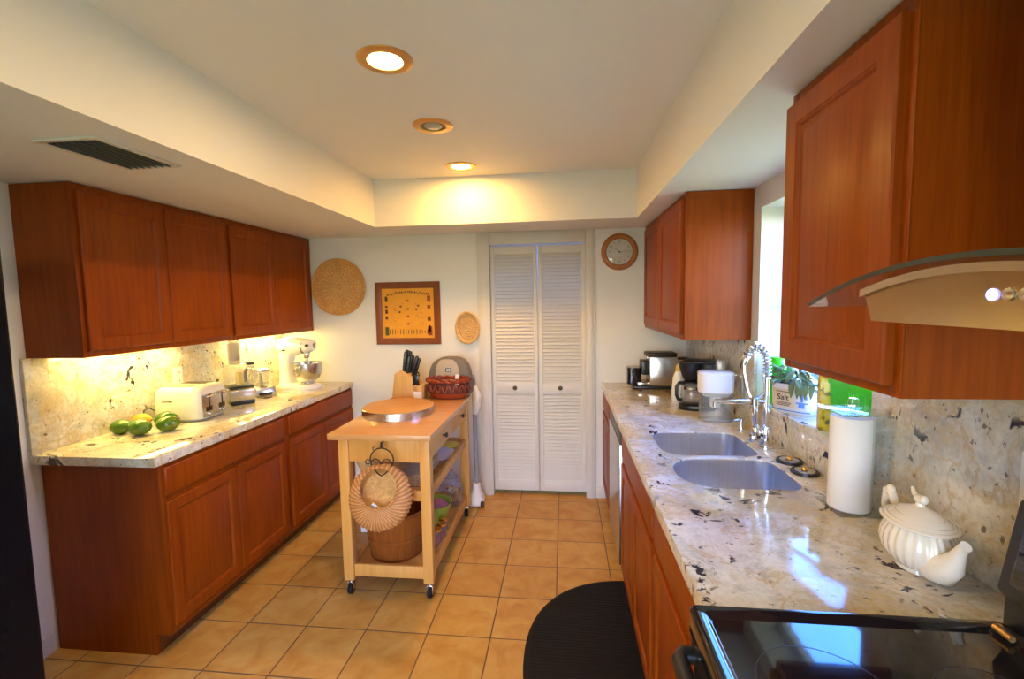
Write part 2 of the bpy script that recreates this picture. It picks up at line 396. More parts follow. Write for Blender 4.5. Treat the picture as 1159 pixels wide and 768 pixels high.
# tray ceiling with dropped soffits round it
SL, SR, SB, SF = -1.0164, .7922, -.4495, YB+.6
b = MB(); b.box(-2.2, 1.45, YB-.15, .12, ZC, ZC+.2)
b.box(XL, SL, YB, 0, ZS, ZC); b.box(SR, XR, YB, 0, ZS, ZC); b.box(SL, SR, SB, 0, ZS, ZC); b.box(SL, SR, YB, SF, ZS, ZC)
struct('ceiling', b, 'ceil')
# bifold louvred closet door
door = bpy.data.objects.new('door_1', None); C.objects.link(door); door.location = (DX0, .025, 0); door['kind'] = 'structure'
DW = (DX1-DX0)/2
for k in range(2):
    x0 = k*DW+.002; x1 = (k+1)*DW-.002; st = .034
    p = MB(); z0, z1 = .032, DZ-.008
    p.box(x0, x0+st, 0, .03, z0, z1, .003); p.box(x1-st, x1, 0, .03, z0, z1, .003)
    p.box(x0+st-.002, x1-st+.002, 0, .03, z0, .118, .002); p.box(x0+st-.002, x1-st+.002, 0, .03, .832, .915, .002); p.box(x0+st-.002, x1-st+.002, 0, .03, 1.948, z1, .002)
    pn = struct('door_panel', p, 'trim', door)
    l = MB()
    for za, zb, n in ((.118, .832, 25), (.915, 1.948, 36)):
        for i in range(n):
            zc = za+(i+.5)*(zb-za)/n; h = (zb-za)/n
            l.prism([(.004, zc-h*.62), (.008, zc-h*.70), (.027, zc+h*.50), (.023, zc+h*.60)], 'x', x0+st-.002, x1-st+.002)
    struct('louvres', l, 'trim', pn)
    kx = (x0+x1)/2 - (0.0 if k == 0 else .015)
    kb = MB(); kb.M = Matrix.Translation((kx, 0, .885)) @ Matrix.Rotation(PI/2, 4, 'X')
    kb.lathe([(.008, 0), (.007, .012), (.016, .02), (.018, .028), (.012, .036), (0, .038)], 20)
    struct('knob', kb, 'bronze', pn)
tr = MB()
for (x0, x1, z0, z1) in ((-.372, DX0+.004, 0, ZS-.002), (DX1-.004, .547, 0, ZS-.002), (DX0+.004, DX1-.004, DZ-.004, ZS-.002)):
    tr.box(x0, x1, -.018, 0, z0, z1, .004)
    tr.box(x0+.02, x1-.02, -.023, -.016, z0, z1 if x1-x0 < .2 else z1-.02, .003)
struct('trim_1', tr, 'trim')
struct('baseboard_back', MB().box(XL, -.372, -.014, 0, 0, .09, .004).box(.547, .64, -.014, 0, 0, .09, .004), 'trim')
struct('baseboard_left', MB().box(XL, XL+.014, -3.5, -1.885, 0, .09, .004), 'trim')
# kitchen window
win = bpy.data.objects.new('window_1', None); C.objects.link(win); win.location = (XR+.135, WY0, WZ0); win['kind'] = 'structure'
WW, WH = WY1-WY0, WZ1-WZ0
f = MB(); f.box(0, .045, 0, .04, 0, WH, .003); f.box(0, .045, WW-.04, WW, 0, WH, .003); f.box(0, .045, .04, WW-.04, 0, .04, .003); f.box(0, .045, .04, WW-.04, WH-.04, WH, .003)
f.box(.005, .04, .04, WW-.04, WH*.5-.018, WH*.5+.018, .003)
struct('window_frame', f, 'trim', win)
struct('window_pane', box(.02, .025, .038, WW-.038, .038, WH-.038), 'glass', win)
# added glazed opening, unseen behind the viewer, to light the foreground
added_win = bpy.data.objects.new('added_window_2', None); C.objects.link(added_win); added_win.location = (GX0, YB-.1, 0); added_win['kind'] = 'structure'
f = MB(); GW = GX1-GX0
for x in (0, GW/2-.03, GW-.06): f.box(x, x+.06, 0, .05, 0, GZ, .004)
f.box(.06, GW-.06, 0, .05, 0, .08, .004); f.box(.06, GW-.06, 0, .05, GZ-.06, GZ, .004)
struct('window_frame', f, 'trim', added_win)
struct('window_pane', box(.06, GW-.06, .02, .026, .08, GZ-.06), 'glass', added_win)

# ---------------------------------------------------------------- cabinets (local: x along the run, front at y=0 facing -y)
def cabinet(name, label, loc, rz, W, D, z0, H, doors, drawers=(), toe=0, group=None, raise_=True, rail=.055, T=.018):
    t = thing(name, label, 'cabinet', loc, rz, group)
    b = MB()
    if toe: # carcass sides run down to the floor with a notch for the toe kick
        for x0, x1 in ((0, .018), (W-.018, W)):
            b.prism([(0.0, toe), (.075, toe), (.075, 0), (D, 0), (D, H), (0.0, H)], 'x', x0, x1)
        b.box(.018, W-.018, .02, D, toe, toe+.018); b.box(.018, W-.018, D-.012, D, toe, H)
    else:
        b.box(0, .016, .0, D, 0, H); b.box(W-.016, W, 0, D, 0, H); b.box(.016, W-.016, 0, D, H-.018, H); b.box(.016, W-.016, 0, D, .022, .038); b.box(.016, W-.016, D-.012, D, .03, H)
    place('body', b, 'cherry', t)
    f = MB(); s = .03; zb = toe if toe else 0
    f.box(0, s, -.004, -.0002, zb, H, .001); f.box(W-s, W, -.004, -.0002, zb, H, .001); f.box(s, W-s, -.004, -.0002, zb, zb+.035, .001); f.box(s, W-s, -.004, -.0002, H-.04, H, .001)
    if len(doors) > 1:
        xm = (doors[0][0]+doors[0][1]+doors[1][0]-doors[0][1])/2 if False else (doors[0][1]+doors[1][0])/2
        f.box(xm-.018, xm+.018, -.003, -.0002, zb+.03, H-.03, .001)
    if drawers: f.box(s, W-s, -.003, -.0002, drawers[0][2]-.035, drawers[0][2]+.005, .001)
    place('face_frame', f, 'cherry', t)
    for (x0, x1, za, zb_) in doors:
        d = MB(); d.M = Matrix.Translation((0, -.004, 0)); d.raised(x1-x0, zb_-za, T, raise_, rail, x0, za); place('door', d, 'cherry', t)
    for (x0, x1, za, zb_) in drawers:
        d = MB(); d.M = Matrix.Translation((0, -.004, 0))
        d.loft([[(x0+i, y, za+i), (x1-i, y, za+i), (x1-i, y, zb_-i), (x0+i, y, zb_-i)] for i, y in ((0, 0), (0, -T+.006), (.003, -T+.002), (.010, -T))]); place('drawer_front', d, 'cherry', t)
    if toe: place('toe_kick', box(.018, W-.018, .075, .09, 0, toe), 'cherry_in', t)
    return t
L90 = PI/2; R90 = -PI/2
dz = (.140, .716); wz = (.745, .872)
cabinet('base_cabinet', 'cherry base cabinet at the open near end of the left run, its side panel showing', (-1.468, -1.862, 0), L90, .930, .575, 0, .892,
        [(.014, .455, *dz), (.461, .900, *dz)], [(.014, .900, *wz)], .10, 'cherry base cabinets of the left run')
cabinet('base_cabinet', 'cherry base cabinet of the left run next to the back wall, behind the wooden trolley', (-1.468, -.929, 0), L90, .927, .575, 0, .892,
        [(.020, .458, *dz), (.464, .905, *dz)], [(.020, .905, *wz)], .10, 'cherry base cabinets of the left run')
UH = ZS-.004-1.362
cabinet('wall_cabinet', 'left-hand cherry wall cabinet above the mangoes and cream toaster', (-1.7694, -1.872, 1.362), L90, .914, .283, 0, UH,
        [(.018, .453, .028, UH-.030), (.457, .896, .028, UH-.030)], group='cherry wall cabinets on the left', raise_=False, rail=.06)
cabinet('wall_cabinet', 'cherry wall cabinet above the white stand mixer, touching the back wall', (-1.7694, -.956, 1.362), L90, .953, .283, 0, UH,
        [(.012, .450, .028, UH-.030), (.454, .905, .028, UH-.030)], group='cherry wall cabinets on the left', raise_=False, rail=.06)
cabinet('wall_cabinet', 'cherry wall cabinet right of the wall clock, above the two coffee machines', (.926, -.003, 1.362), R90, 1.182, XR-.926-.003, 0, UH,
        [(.06, .60, .028, UH-.030), (.606, 1.150, .028, UH-.030)], group='cherry wall cabinets on the right', rail=.06)
cabinet('wall_cabinet', 'large cherry wall cabinet at upper right beside the steel range hood', (.926, -2.285, 1.385), R90, .450, XR-.926-.003, 0, ZS-.004-1.385,
        [(.006, .430, .022, ZS-1.385-.036)], group='cherry wall cabinets on the right', rail=.062, T=.02)
RX = .622
cabinet('base_cabinet', 'narrow cherry base cabinet in the far right corner beyond the dishwasher', (RX, -.003, 0), R90, .545, .600, 0, .892,
        [(.014, .525, *dz)], [(.014, .525, *wz)], .10, 'cherry base cabinets of the right run')
cabinet('base_cabinet', 'cherry sink base cabinet with two doors beside the black floor mat', (RX, -1.185, 0), R90, .894, .600, 0, .892,
        [(.030, .440, *dz), (.446, .865, *dz)], [(.030, .865, *wz)], .10, 'cherry base cabinets of the right run')
cabinet('base_cabinet', 'cherry base cabinet on the right between the sink cabinet and the black range', (RX, -2.082, 0), R90, .620, .600, 0, .892,
        [(.020, .600, *dz)], [(.020, .600, *wz)], .10, 'cherry base cabinets of the right run')

# dishwasher
t = thing('dishwasher', 'stainless dishwasher under the right worktop between cherry cabinets', 'dishwasher', (RX, -.553, 0), R90)
place('body', box(.005, .620, .02, .58, .02, .885), 'black', t)
place('door', box(.012, .590, -.022, .02, .11, .79, .004), 'steel', t)
place('control_panel', box(.008, .622, -.02, .02, .80, .880, .003), 'black', t)
place('kick_plate', box(.01, .617, .05, .07, .0, .105), 'black', t)

# ---------------------------------------------------------------- worktops and splashbacks
def counter(x0, x1, y0, y1, z0, z1, holes=()):
    bm = bmesh.new(); es = []
    def loop(pts):
        vs_ = [bm.verts.new((x, y, z1)) for x, y in pts]
        for i in range(len(vs_)): es.append(bm.edges.new((vs_[i], vs_[(i+1) % len(vs_)])))
        return vs_
    loops = [loop([(x0, y0), (x1, y0), (x1, y1), (x0, y1)])] + [loop(h) for h in holes]
    bmesh.ops.triangle_fill(bm, use_beauty=True, use_dissolve=False, edges=es)
    for fc in bm.faces:
        if fc.normal.z < 0: fc.normal_flip()
    top = list(bm.faces)
    low = {v: bm.verts.new((v.co.x, v.co.y, z0)) for v in list(bm.verts)}
    for fc in top: bm.faces.new([low[v] for v in reversed(fc.verts)])
    for lp in loops:
        for i in range(len(lp)):
            a, c = lp[i], lp[(i+1) % len(lp)]; bm.faces.new((a, c, low[c], low[a]))
    bmesh.ops.recalc_face_normals(bm, faces=list(bm.faces))
    be = [e for e in bm.edges if len(e.link_faces) == 2 and abs(e.verts[0].co.z-z1) < 1e-6 and abs(e.verts[1].co.z-z1) < 1e-6 and e.calc_face_angle(0) > .5]
    bmesh.ops.bevel(bm, geom=be, offset=.003, segments=2, affect='EDGES', profile=.5)
    m = MB(); m.bm.free(); m.bm = bm; return m
def dshape(x0, x1, y0, y1, r_front, r_back=.03, n=8):
    # rounded rectangle, x0 = room side with large corner radii
    P = []
    for cx_, cy_, a0, r in ((x0+r_front, y0+r_front, PI, r_front), (x1-r_back, y0+r_back, 1.5*PI, r_back), (x1-r_back, y1-r_back, 0, r_back), (x0+r_front, y1-r_front, .5*PI, r_front)):
        for i in range(n+1):
            a = a0+i*.5*PI/n; P.append((cx_+r*math.cos(a), cy_+r*math.sin(a)))
    return P
c = counter(XL+.001, -1.4426, -1.9002, -.001, .892, ZCT)
tag(place('granite_worktop', c, 'granite'), 'cream speckled granite worktop of the left run carrying the toaster and mixer', 'worktop')
bowls = [dshape(.715, 1.105, -1.712, -1.372, .085, .06), dshape(.715, 1.115, -2.055, -1.752, .13, .06)]
XRF, YRN = .593, -2.711
c = counter(XRF, XR-.001, YRN, -.001, .892, ZCT, bowls)
tag(place('granite_worktop', c, 'granite'), 'pale granite worktop of the right run with the sink cut into it', 'worktop')
tag(place('granite_backsplash', box(XL+.001, XL+.02, -1.90, -.001, ZCT, 1.362, .001), 'granite'), 'yellow lit granite backsplash behind the mangoes and toaster', 'backsplash')
XG = 1.232
tag(place('granite_backsplash', box(XG, XR-.001, WY1, -.001, ZCT, 1.362, .001), 'granite'), 'granite backsplash behind the coffee maker and water pitcher', 'backsplash')
tag(place('granite_backsplash', box(XG, XR-.001, -3.6, WY0, ZCT, 1.70, .001), 'granite'), 'granite backsplash behind the cream teapot', 'backsplash')
tag(place('granite_backsplash', box(XG, XR-.001, WY0+.001, WY1-.001, ZCT, WZ0-.03, .001), 'granite'), 'low granite strip under the window sill behind the tap', 'backsplash')
struct('trim_2', box(XG-.004, XR+.134, WY0+.001, WY1-.001, WZ0-.03, WZ0, .003), 'granite')

# ---------------------------------------------------------------- sink and tap
t = thing('kitchen_sink', 'double bowl stainless undermount sink in the right worktop', 'sink', (.9, -1.7, .70))
def bowl(P, depth):
    cx_ = sum(p[0] for p in P)/len(P); cy_ = sum(p[1] for p in P)/len(P); zt = .891
    def rg(s, z, off=0): return [((p[0]-cx_)*s+cx_-.9, (p[1]-cy_)*s+cy_+1.7, z-.70) for p in P]
    m = MB(); m.loft([rg(.999, zt-.03), rg(.999, ZCT-.006), rg(.993, ZCT-.005), rg(.990, zt-.02), rg(.985, zt-depth+.03), rg(.95, zt-depth+.008), rg(.88, zt-depth), rg(.1, zt-depth-.003)], cap0=False)
    return m, (cx_-.9, cy_+1.7, zt-depth-.70)
for P, nm in ((bowls[0], 0), (bowls[1], 1)):
    m, cc = bowl(P, .19); o = place('bowl', m, 'sinksteel', t)
    g = MB(); g.lathe([(.045, .001), (.043, .005), (.03, .003), (.028, .001), (.006, .004), (0, .004)], 24, c=cc); place('drain', g, 'chrome', o)
t = thing('spring_tap', 'tall chrome pull-down spring tap behind the sink with a sprung hose arch', 'tap', (1.155, -1.61, ZCT))
p = MB(); p.cyl((0, 0, 0), (0, 0, .012), .030, bev=.003); p.cyl((0, 0, .01), (0, 0, .095), .024, bev=.002); p.cyl((0, 0, .09), (0, 0, .31), .013)
place('column', p, 'chrome', t)
def arch(n=40):
    P = []
    for i in range(n+1):
        a = PI*i/n*.86; P.append(Vector((-.045+.045*math.cos(a), .006*(1-math.cos(a)), .345+.090*math.sin(a))))
    return [Vector((0, 0, .30))]+P
A = arch(); hose = MB(); hose.tube(A, .009, 10)
hs = place('hose', hose, 'grey', t)
sp_ = MB(); pts = []
# spring coil wound round the hose arch
L = [0]
for i in range(1, len(A)): L.append(L[-1]+(A[i]-A[i-1]).length)
turns = 15; ns = turns*10
for k in range(ns+1):
    s_ = L[-1]*k/ns; i = max(j for j in range(len(L)) if L[j] <= s_+1e-9); i = min(i, len(A)-2)
    q = A[i].lerp(A[i+1], (s_-L[i])/(L[i+1]-L[i])); d = (A[i+1]-A[i]).normalized(); sd = d.cross(Vector((0, 1, .01))).normalized(); up = d.cross(sd)
    a = 2*PI*turns*k/ns; pts.append(q+(sd*math.cos(a)+up*math.sin(a))*.0145)
sp_.tube(pts, .0035, 6); place('spring', sp_, 'chrome', t)
E = A[-1]
s2 = MB(); s2.cyl(E+Vector((.006, 0, .014)), E+Vector((-.006, .001, -.022)), .015, .016, bev=.002); place('hose_collar', s2, 'dimchrome', t)
s3 = MB(); s3.tube([E+Vector((-.006, .002, -.015)), E+Vector((-.004, 0, -.06)), E+Vector((.008, -.008, -.13)), E+Vector((.024, -.014, -.175)), E+Vector((.032, -.018, -.21))], .0075, 10)
place('spray_hose', s3, 'steel', t)
sx0, sy0 = E.x+.034, E.y-.02
s4 = MB(); s4.cyl((sx0, sy0, .215), (sx0+.006, sy0, .10), .0145, .012, bev=.002); s4.cyl((sx0+.006, sy0, .10), (sx0+.008, sy0, .062), .013, .021, bev=.002); place('spray_head', s4, 'chrome', t)
s5 = MB(); s5.cyl((sx0+.008, sy0, .062), (sx0+.008, sy0, .052), .0215, bev=.002); place('spray_face', s5, 'black', s4 and kids(t)[-1])
s6 = MB(); s6.cyl((0, 0, .205), (sx0, sy0, .205), .008); s6.lathe([(.017, .19), (.019, .192), (.019, .222), (.017, .224)], 20, c=(sx0, sy0, 0)); s6.tube([(0, 0, .25), (sx0*.6, sy0*.6, .225), (sx0, sy0, .215)], .006)
place('holder_arm', s6, 'dimchrome', t)
s7 = MB(); s7.cyl((sx0, sy0, .205), (sx0-.165, sy0-.01, .207), .011, bev=.002); s7.cyl((sx0-.165, sy0-.01, .205), (sx0-.165, sy0-.01, .185), .008); place('pot_filler_spout', s7, 'chrome', t)
s8 = MB(); s8.cyl((0, 0, .045), (-.062, -.012, .045), .014, bev=.002); s8.cyl((-.055, -.011, .035), (-.055, -.011, .062), .021, bev=.003); place('lever_body', s8, 'chrome', t)

t = thing('soap_dispenser', 'small chrome soap pump set in the worktop left of the tap', 'soap dispenser', (1.155, -1.335, ZCT))
place('base', MB().lathe([(.019, 0), (.019, .006), (.013, .010), (.012, .03), (0, .03)], 20), 'chrome', t)
place('pump_head', MB().lathe([(.009, .028), (.009, .045), (.014, .047), (.014, .06), (.006, .064), (0, .064)], 20).cyl((0, 0, .055), (-.035, -.008, .052), .005), 'chrome', t)
def strainer(loc, label):
    t = thing('sink_stopper', label, 'sink stopper', loc, 0, 'sink stoppers on the worktop')
    place('rim', MB().lathe([(.046, 0), (.048, .003), (.047, .009), (.042, .011), (.036, .006), (0, .006)], 32), 'black', t)
    place('plate', MB().lathe([(.036, .006), (.034, .011), (.02, .013), (0, .013)], 32), 'dimchrome', t)
    place('knob', MB().lathe([(.010, .012), (.008, .015), (.012, .018), (.010, .021), (0, .022)], 20), 'gold', t)
    return t
s0 = strainer((1.178, -1.775, ZCT), 'dark sink stopper with brass knob, farther one, closer to the tap')
dup(s0, (1.178, -1.893, ZCT), .6, 'dark sink stopper with brass knob, nearer one, beside the paper towel roll')

# ---------------------------------------------------------------- range and hood
t = thing('range_cooker', 'black glass-top range at lower right beside the granite worktop', 'cooker', (.60, -2.716, 0), R90)
W, D = .762, .625
place('body', box(.002, W-.002, .0, D-.02, .02, .925), 'black', t)
rim = MB(); zt = .952
ol = [(.0, -.045), (W, -.045), (W, D-.10), (0, D-.10)]
def rr_(x0, x1, y0, y1, r, z, n=5):
    P = []
    for cx_, cy_, a0 in ((x0+r, y0+r, PI), (x1-r, y0+r, 1.5*PI), (x1-r, y1-r, 0), (x0+r, y1-r, .5*PI)):
        for i in range(n+1):
            a = a0+i*.5*PI/n; P.append((cx_+r*math.cos(a), cy_+r*math.sin(a), z))
    return P
rim.loft([rr_(0, W, -.045, D-.09, .012, .90), rr_(0, W, -.045, D-.09, .012, zt-.006), rr_(.004, W-.004, -.041, D-.094, .012, zt), rr_(.022, W-.022, -.023, D-.112, .014, zt),
          rr_(.030, W-.030, -.015, D-.120, .016, zt-.007), rr_(.034, W-.034, -.011, D-.124, .016, zt-.008)], cap1=False)
place('rim', rim, 'blackglass', t)
ct = MB(); ct.loft([rr_(.033, W-.033, -.012, D-.123, .016, zt-.011), rr_(.033, W-.033, -.012, D-.123, .016, zt-.0075)]); place('cooktop', ct, 'blackglass', t)
M['ring'] = plain('burner marking', (.035, .035, .04), .15, var=.05)
for x, y, r in ((.20, .12, .105), (.56, .12, .09), (.20, .37, .08), (.56, .37, .105)):
    g = MB(); g.lathe([(r-.002, zt-.0075), (r-.002, zt-.0071), (r, zt-.0071), (r, zt-.0075)], 48, c=(x, y, 0), cap0=False, cap1=False); place('burner_ring', g, 'ring', t)
bgd = MB(); bgd.prism([(D-.09, .93), (D-.09, 1.00), (D-.105, 1.02), (D-.075, 1.19), (D-.055, 1.205), (D, 1.205), (D, .93)], 'x', 0, W, .006); place('back_panel', bgd, 'black', t)
g = MB(); g.M = Matrix.Translation((0, D-.088, 1.11)) @ Matrix.Rotation(-.175, 4, 'X'); g.box(.03, W-.03, -.009, .0, -.07, .07, .003); bp_ = place('control_glass', g, 'blackglass', t)
g = MB(); g.cyl((.025, D-.122, .955), (.06, D-.122, .955), .006); place('hinge_clip', g, 'brass', t)
place('oven_door', box(.006, W-.006, -.035, .0, .19, .84, .006), 'blackglass', t)
h = MB(); h.tube([(.03, -.030, .862), (.03, -.062, .862), (.045, -.072, .862), (W-.045, -.072, .862), (W-.03, -.062, .862), (W-.03, -.030, .862)], .017, 12); place('handle', h, 'black', t)
place('storage_drawer', box(.006, W-.006, -.03, .0, .03, .18, .006), 'black', t)
place('control_fascia', box(.004, W-.004, -.04, .0, .845, .90, .004), 'black', t)

t = thing('range_hood', 'stainless range hood with a curved glass canopy at the right edge above the range', 'range hood', (.752, -3.092, 1.54), R90)
# local x runs towards the viewer (-Y), y runs to the wall
def arc(x, dz=0): return .077 - .56*x*x + dz
g = MB(); n = 28; xs = [-.322+.644*i/n for i in range(n+1)]
rings = []
for x in xs: rings.append([(x, -.010, arc(x)), (x, .478, arc(x)), (x, .478, arc(x, .006)), (x, -.010, arc(x, .006))])
cg = place('glass_canopy', MB().loft(rings), 'hoodglass', t)
ed = MB(); ed.loft([[(x, -.012, arc(x, -.0003)), (x, -.0095, arc(x, -.0003)), (x, -.0095, arc(x, .0063)), (x, -.012, arc(x, .0063))] for x in xs])
place('glass_edge', ed, 'glassedge', cg)
xs2 = [-.188+.376*i/16 for i in range(17)]
def arcb(x, dz=0): return .070 - .73*x*x + dz
poly = [(x, arcb(x)) for x in xs2]+[(.168, 0), (-.168, 0)]
place('body', MB().prism(poly, 'y', 0, .48), 'steelh', t)
st = MB(); st.loft([[(x, -.006, arcb(x, -.009)), (x, .01, arcb(x, -.009)), (x, .01, arcb(x, .0012)), (x, -.006, arcb(x, .0012))] for x in xs2]); place('front_strip', st, 'steel', t)
for i, mm in enumerate(('blueled', 'dimchrome', 'dimchrome', 'dimchrome', 'dimchrome')):
    k = MB(); k.cyl((.025+.018*i, 0, .036), (.025+.018*i, -.002, .036), .0065, seg=20, bev=.0006); o = place('button', k, mm, t)
    if i == 0: o['label'] = 'blue lit button'
place('chimney', MB().box(-.125, .125, .225, .48, .09, .572), 'steelh', t)
place('filter', MB().box(-.15, .15, .05, .42, -.004, .0), 'grey', t)

# ---------------------------------------------------------------- fridge
t = thing('refrigerator', 'tall black refrigerator at the left edge of the picture', 'refrigerator', (-1.36, -3.37, 0), L90)
place('body', box(0, .90, .0, .66, .02, 1.79, .004), 'fridge', t)
for x0, x1 in ((.003, .40), (.406, .897)):
    d = place('door', box(x0, x1, -.06, -.004, .08, 1.785, .012, seg=3), 'fridge', t)
    hx = x1-.035 if x0 < .1 else x0+.035
    h = MB(); h.tube([(hx, -.06, .65), (hx, -.105, .67), (hx, -.11, .72), (hx, -.11, 1.45), (hx, -.105, 1.50), (hx, -.06, 1.52)], .012, 10); place('handle', h, 'black', d)
place('kick_grille', box(.01, .89, -.03, .0, .0, .075), 'black', t)

# ---------------------------------------------------------------- ceiling fittings
def downlight(loc, label, lit, bulb='bulb'):
    t = thing('recessed_light', label, 'ceiling light', loc, 0, 'recessed ceiling lights')
    place('trim_ring', MB().lathe([(.098, 0), (.097, -.004), (.088, -.008), (.062, -.007), (.058, -.001), (.058, .0)], 48, cap0=False, cap1=False), 'brass', t)
    if lit: place('bulb', MB().lathe([(.056, -.001), (.050, -.0035), (.034, -.0052), (.015, -.006), (0, -.0062)], 32), bulb, t)
    else:
        place('baffle', MB().lathe([(.060, -.002), (.056, -.004), (.050, -.0015), (0, -.0012)], 40), 'bronze', t)
        place('bulb', MB().lathe([(.044, -.002), (.040, -.008), (.028, -.012), (0, -.014)], 32), 'bulboff', t)
    return t
downlight((-.316, -2.00, ZC), 'lit recessed ceiling light with brass ring, largest and nearest of the row', True)
downlight((-.321, -1.376, ZC), 'unlit recessed ceiling light in the middle of the ceiling row', False)
downlight((-.335, -.690, ZC), 'lit recessed ceiling light nearest the back wall, glowing on the soffit', True, 'bulbback')
downlight((-.316, -3.25, ZC), 'added recessed ceiling light, unseen above and behind the viewer, lighting the foreground', True)  # extra unseen lamp, added to brighten the foreground
t = thing('air_vent', 'white ceiling air vent with dark slats in the left soffit', 'vent', (-1.255, -2.15, ZS))
f = MB(); 
for a in ((-.115, .115, -.165, -.145), (-.115, .115, .145, .165), (-.115, -.092, -.145, .145), (.092, .115, -.145, .145)): f.box(*a, -.008, 0, .002)
place('frame', f, 'trim', t)
place('duct_opening', box(-.092, .092, -.145, .145, -.0015, 0), 'dark', t)
for i in range(7):
    x = -.080+.160*i/6; s = MB(); s.prism([(x+.005, -.012), (x+.0035, -.0125), (x-.004, -.003), (x-.0025, -.0025)], 'y', -.146, .146); place('slat', s, 'ventdark', t)
for y0, lab in ((-1.46, 'under-cabinet light strip above the mangoes'), (-.38, 'under-cabinet light strip above the stand mixer')):
    t = thing('under_cabinet_light', lab, 'light', (-1.93, y0, 1.384), 0, 'under-cabinet lights')
    place('housing', box(-.045, .045, -.30, .30, -.012, 0, .003), 'white', t); place('diffuser', box(-.035, .035, -.29, .29, -.018, -.0121, .002), 'tube', t)

# ---------------------------------------------------------------- back wall decorations
def wall_tray(name, label, x, z, r, rim, sx_=1., sz=1., mat='wicker', ribs=28, coils=9):
    t = thing(name, label, 'wall basket', (x, 0, z))
    Mx = Matrix.Rotation(PI/2, 4, 'X') @ Matrix.Diagonal((sx_, sz, 1, 1))
    b = MB(); b.M = Mx; prof = [(0, .012)]; n = coils*4
    for i in range(1, n+1):
        q = i/n; prof.append(((r-rim)*q, .012+.0022*(math.sin(q*coils*2*PI)+1)))
    prof += [(r-rim, .004)]
    b.lathe([(r-rim, .002)]+list(reversed(prof)), ribs*3, mod=None, cap0=False); place('woven_base', b, mat, t)
    c = MB(); c.M = Mx
    for i in range(ribs):
        a = 2*PI*i/ribs; c.tube([(.03*math.cos(a), .03*math.sin(a), .014), ((r-rim)*math.cos(a), (r-rim)*math.sin(a), .016)], .0028, 5)
    place('spokes', c, 'wickerpale' if mat == 'wicker' else 'wicker', t)
    d = MB(); d.M = Mx
    for k in range(3):
        R_ = r-rim+.006+k*(rim-.008)/2; pts = [(R_*math.cos(2*PI*i/96)*(1), R_*math.sin(2*PI*i/96), .016+k*.007+.0015*math.sin(i*1.6+k*2)) for i in range(96)]
        d.tube(pts, .0085, 6, True)
    place('rim', d, mat, t); return t
wall_tray('wicker_tray', 'large round woven wicker tray hanging on the back wall left of the picture', -1.519, 1.716, .226, .030)
wall_tray('wicker_trivet', 'small oval woven trivet hanging between the framed picture and the louvred door', -.457, 1.372, .094, .016, 1., 1.32, 'wickerpale', 12, 5)
t = thing('framed_picture', 'square dark wood framed parchment print on the back wall', 'picture', (-.948, 0, 1.494), 0)
W2, H2, fr = .268, .252, .052
f = MB()
L = [(0, 0), (0, -.018), (.006, -.024), (.03, -.022), (fr-.006, -.014), (fr, -.013), (fr, -.004)]
f.loft([[(-W2+i, y, -H2+i), (W2-i, y, -H2+i), (W2-i, y, H2-i), (-W2+i, y, H2-i)] for i, y in L], cap1=False); place('frame', f, 'frame', t)
pw, ph = W2-fr, H2-fr
place('print', box(-pw-.002, pw+.002, -.006, -.004, -ph-.002, ph+.002), 'parch', t)
ink, ired, ig = MB(), MB(), MB(); rnd = random.Random(3)
def mk(m, x, z, a, h): m.box(x-a, x+a, -.0066, -.0058, z-h, z+h)
for i in range(26):
    q = -1+2*i/25; mk(ink, q*.17, ph-.05+.02*(1-q*q)+rnd.uniform(-.006, .006), .0045, rnd.uniform(.003, .009))
for i in range(15):
    mk(ink, -pw+.06+i*.0225, -ph+.05, .0030, rnd.uniform(.010, .022))
for zz, hh in ((.115, .022), (.055, .008), (.015, .016), (-.035, .012)): mk(ink, -pw+.035, zz, .010, hh); mk(ink, -pw+.045, zz-.004, .003, hh*.7)
for zz, hh, m in ((.115, .024, ired), (.05, .014, ired), (-.045, .018, ink)): mk(m, pw-.042, zz, .014, hh)
mk(ig, -pw+.036, -ph+.055, .015, .034); mk(ired, pw-.036, -ph+.055, .018, .036); mk(ink, pw-.04, -ph+.07, .01, .03)
for x, z in ((0, .10), (0, .035), (0, -.025), (0, -.085), (-.07, .01), (.085, .06), (.07, .03), (-.06, .055)): mk(ink, x, z, .008, .007)
for i in range(14): mk(ink, rnd.uniform(-.12, .12), rnd.uniform(-.1, .1), .006, .0015)
place('ink_drawing', ink, 'ink', t); place('red_drawing', ired, 'inkred', t); place('green_drawing', ig, 'inkgreen', t)
t = thing('wall_clock', 'round oak wall clock between the louvred door and the wall cabinet', 'clock', (.729, 0, 1.938))
Mx = Matrix.Rotation(PI/2, 4, 'X')
b = MB(); b.M = Mx; b.lathe([(.139, 0), (.139, .012), (.130, .024), (.118, .028), (.106, .026), (.099, .018), (.097, .01)], 64, cap0=False, cap1=False); place('ring', b, 'clockwood', t)
b = MB(); b.M = Mx; b.lathe([(.098, .004), (.098, .010), (0, .010)], 64); fc = place('face', b, 'clockface', t)
tk = MB()
for i in range(12):
    a = PI/2-2*PI*(i+1)/12
    add_text(tk, str(i+1), .022, Matrix.Translation((.076*math.cos(a), -.0105, .076*math.sin(a))) @ FACE_MY, .0004)
place('numerals', tk, 'letter', fc)
hd = MB()
for ang, ln, wd in ((PI/2-2*PI*(10.25/12), .045, .004), (PI/2-2*PI*(14.2/60), .068, .003)):
    d = Vector((math.cos(ang), 0, math.sin(ang))); hd.tube([d*-.012+Vector((0, -.014, 0)), d*ln+Vector((0, -.014, 0))], wd, 6, flat=.4)
hd.M = Mx; hd.lathe([(.006, .010), (.006, .017), (0, .018)], 16)
place('hands', hd, 'black', t)
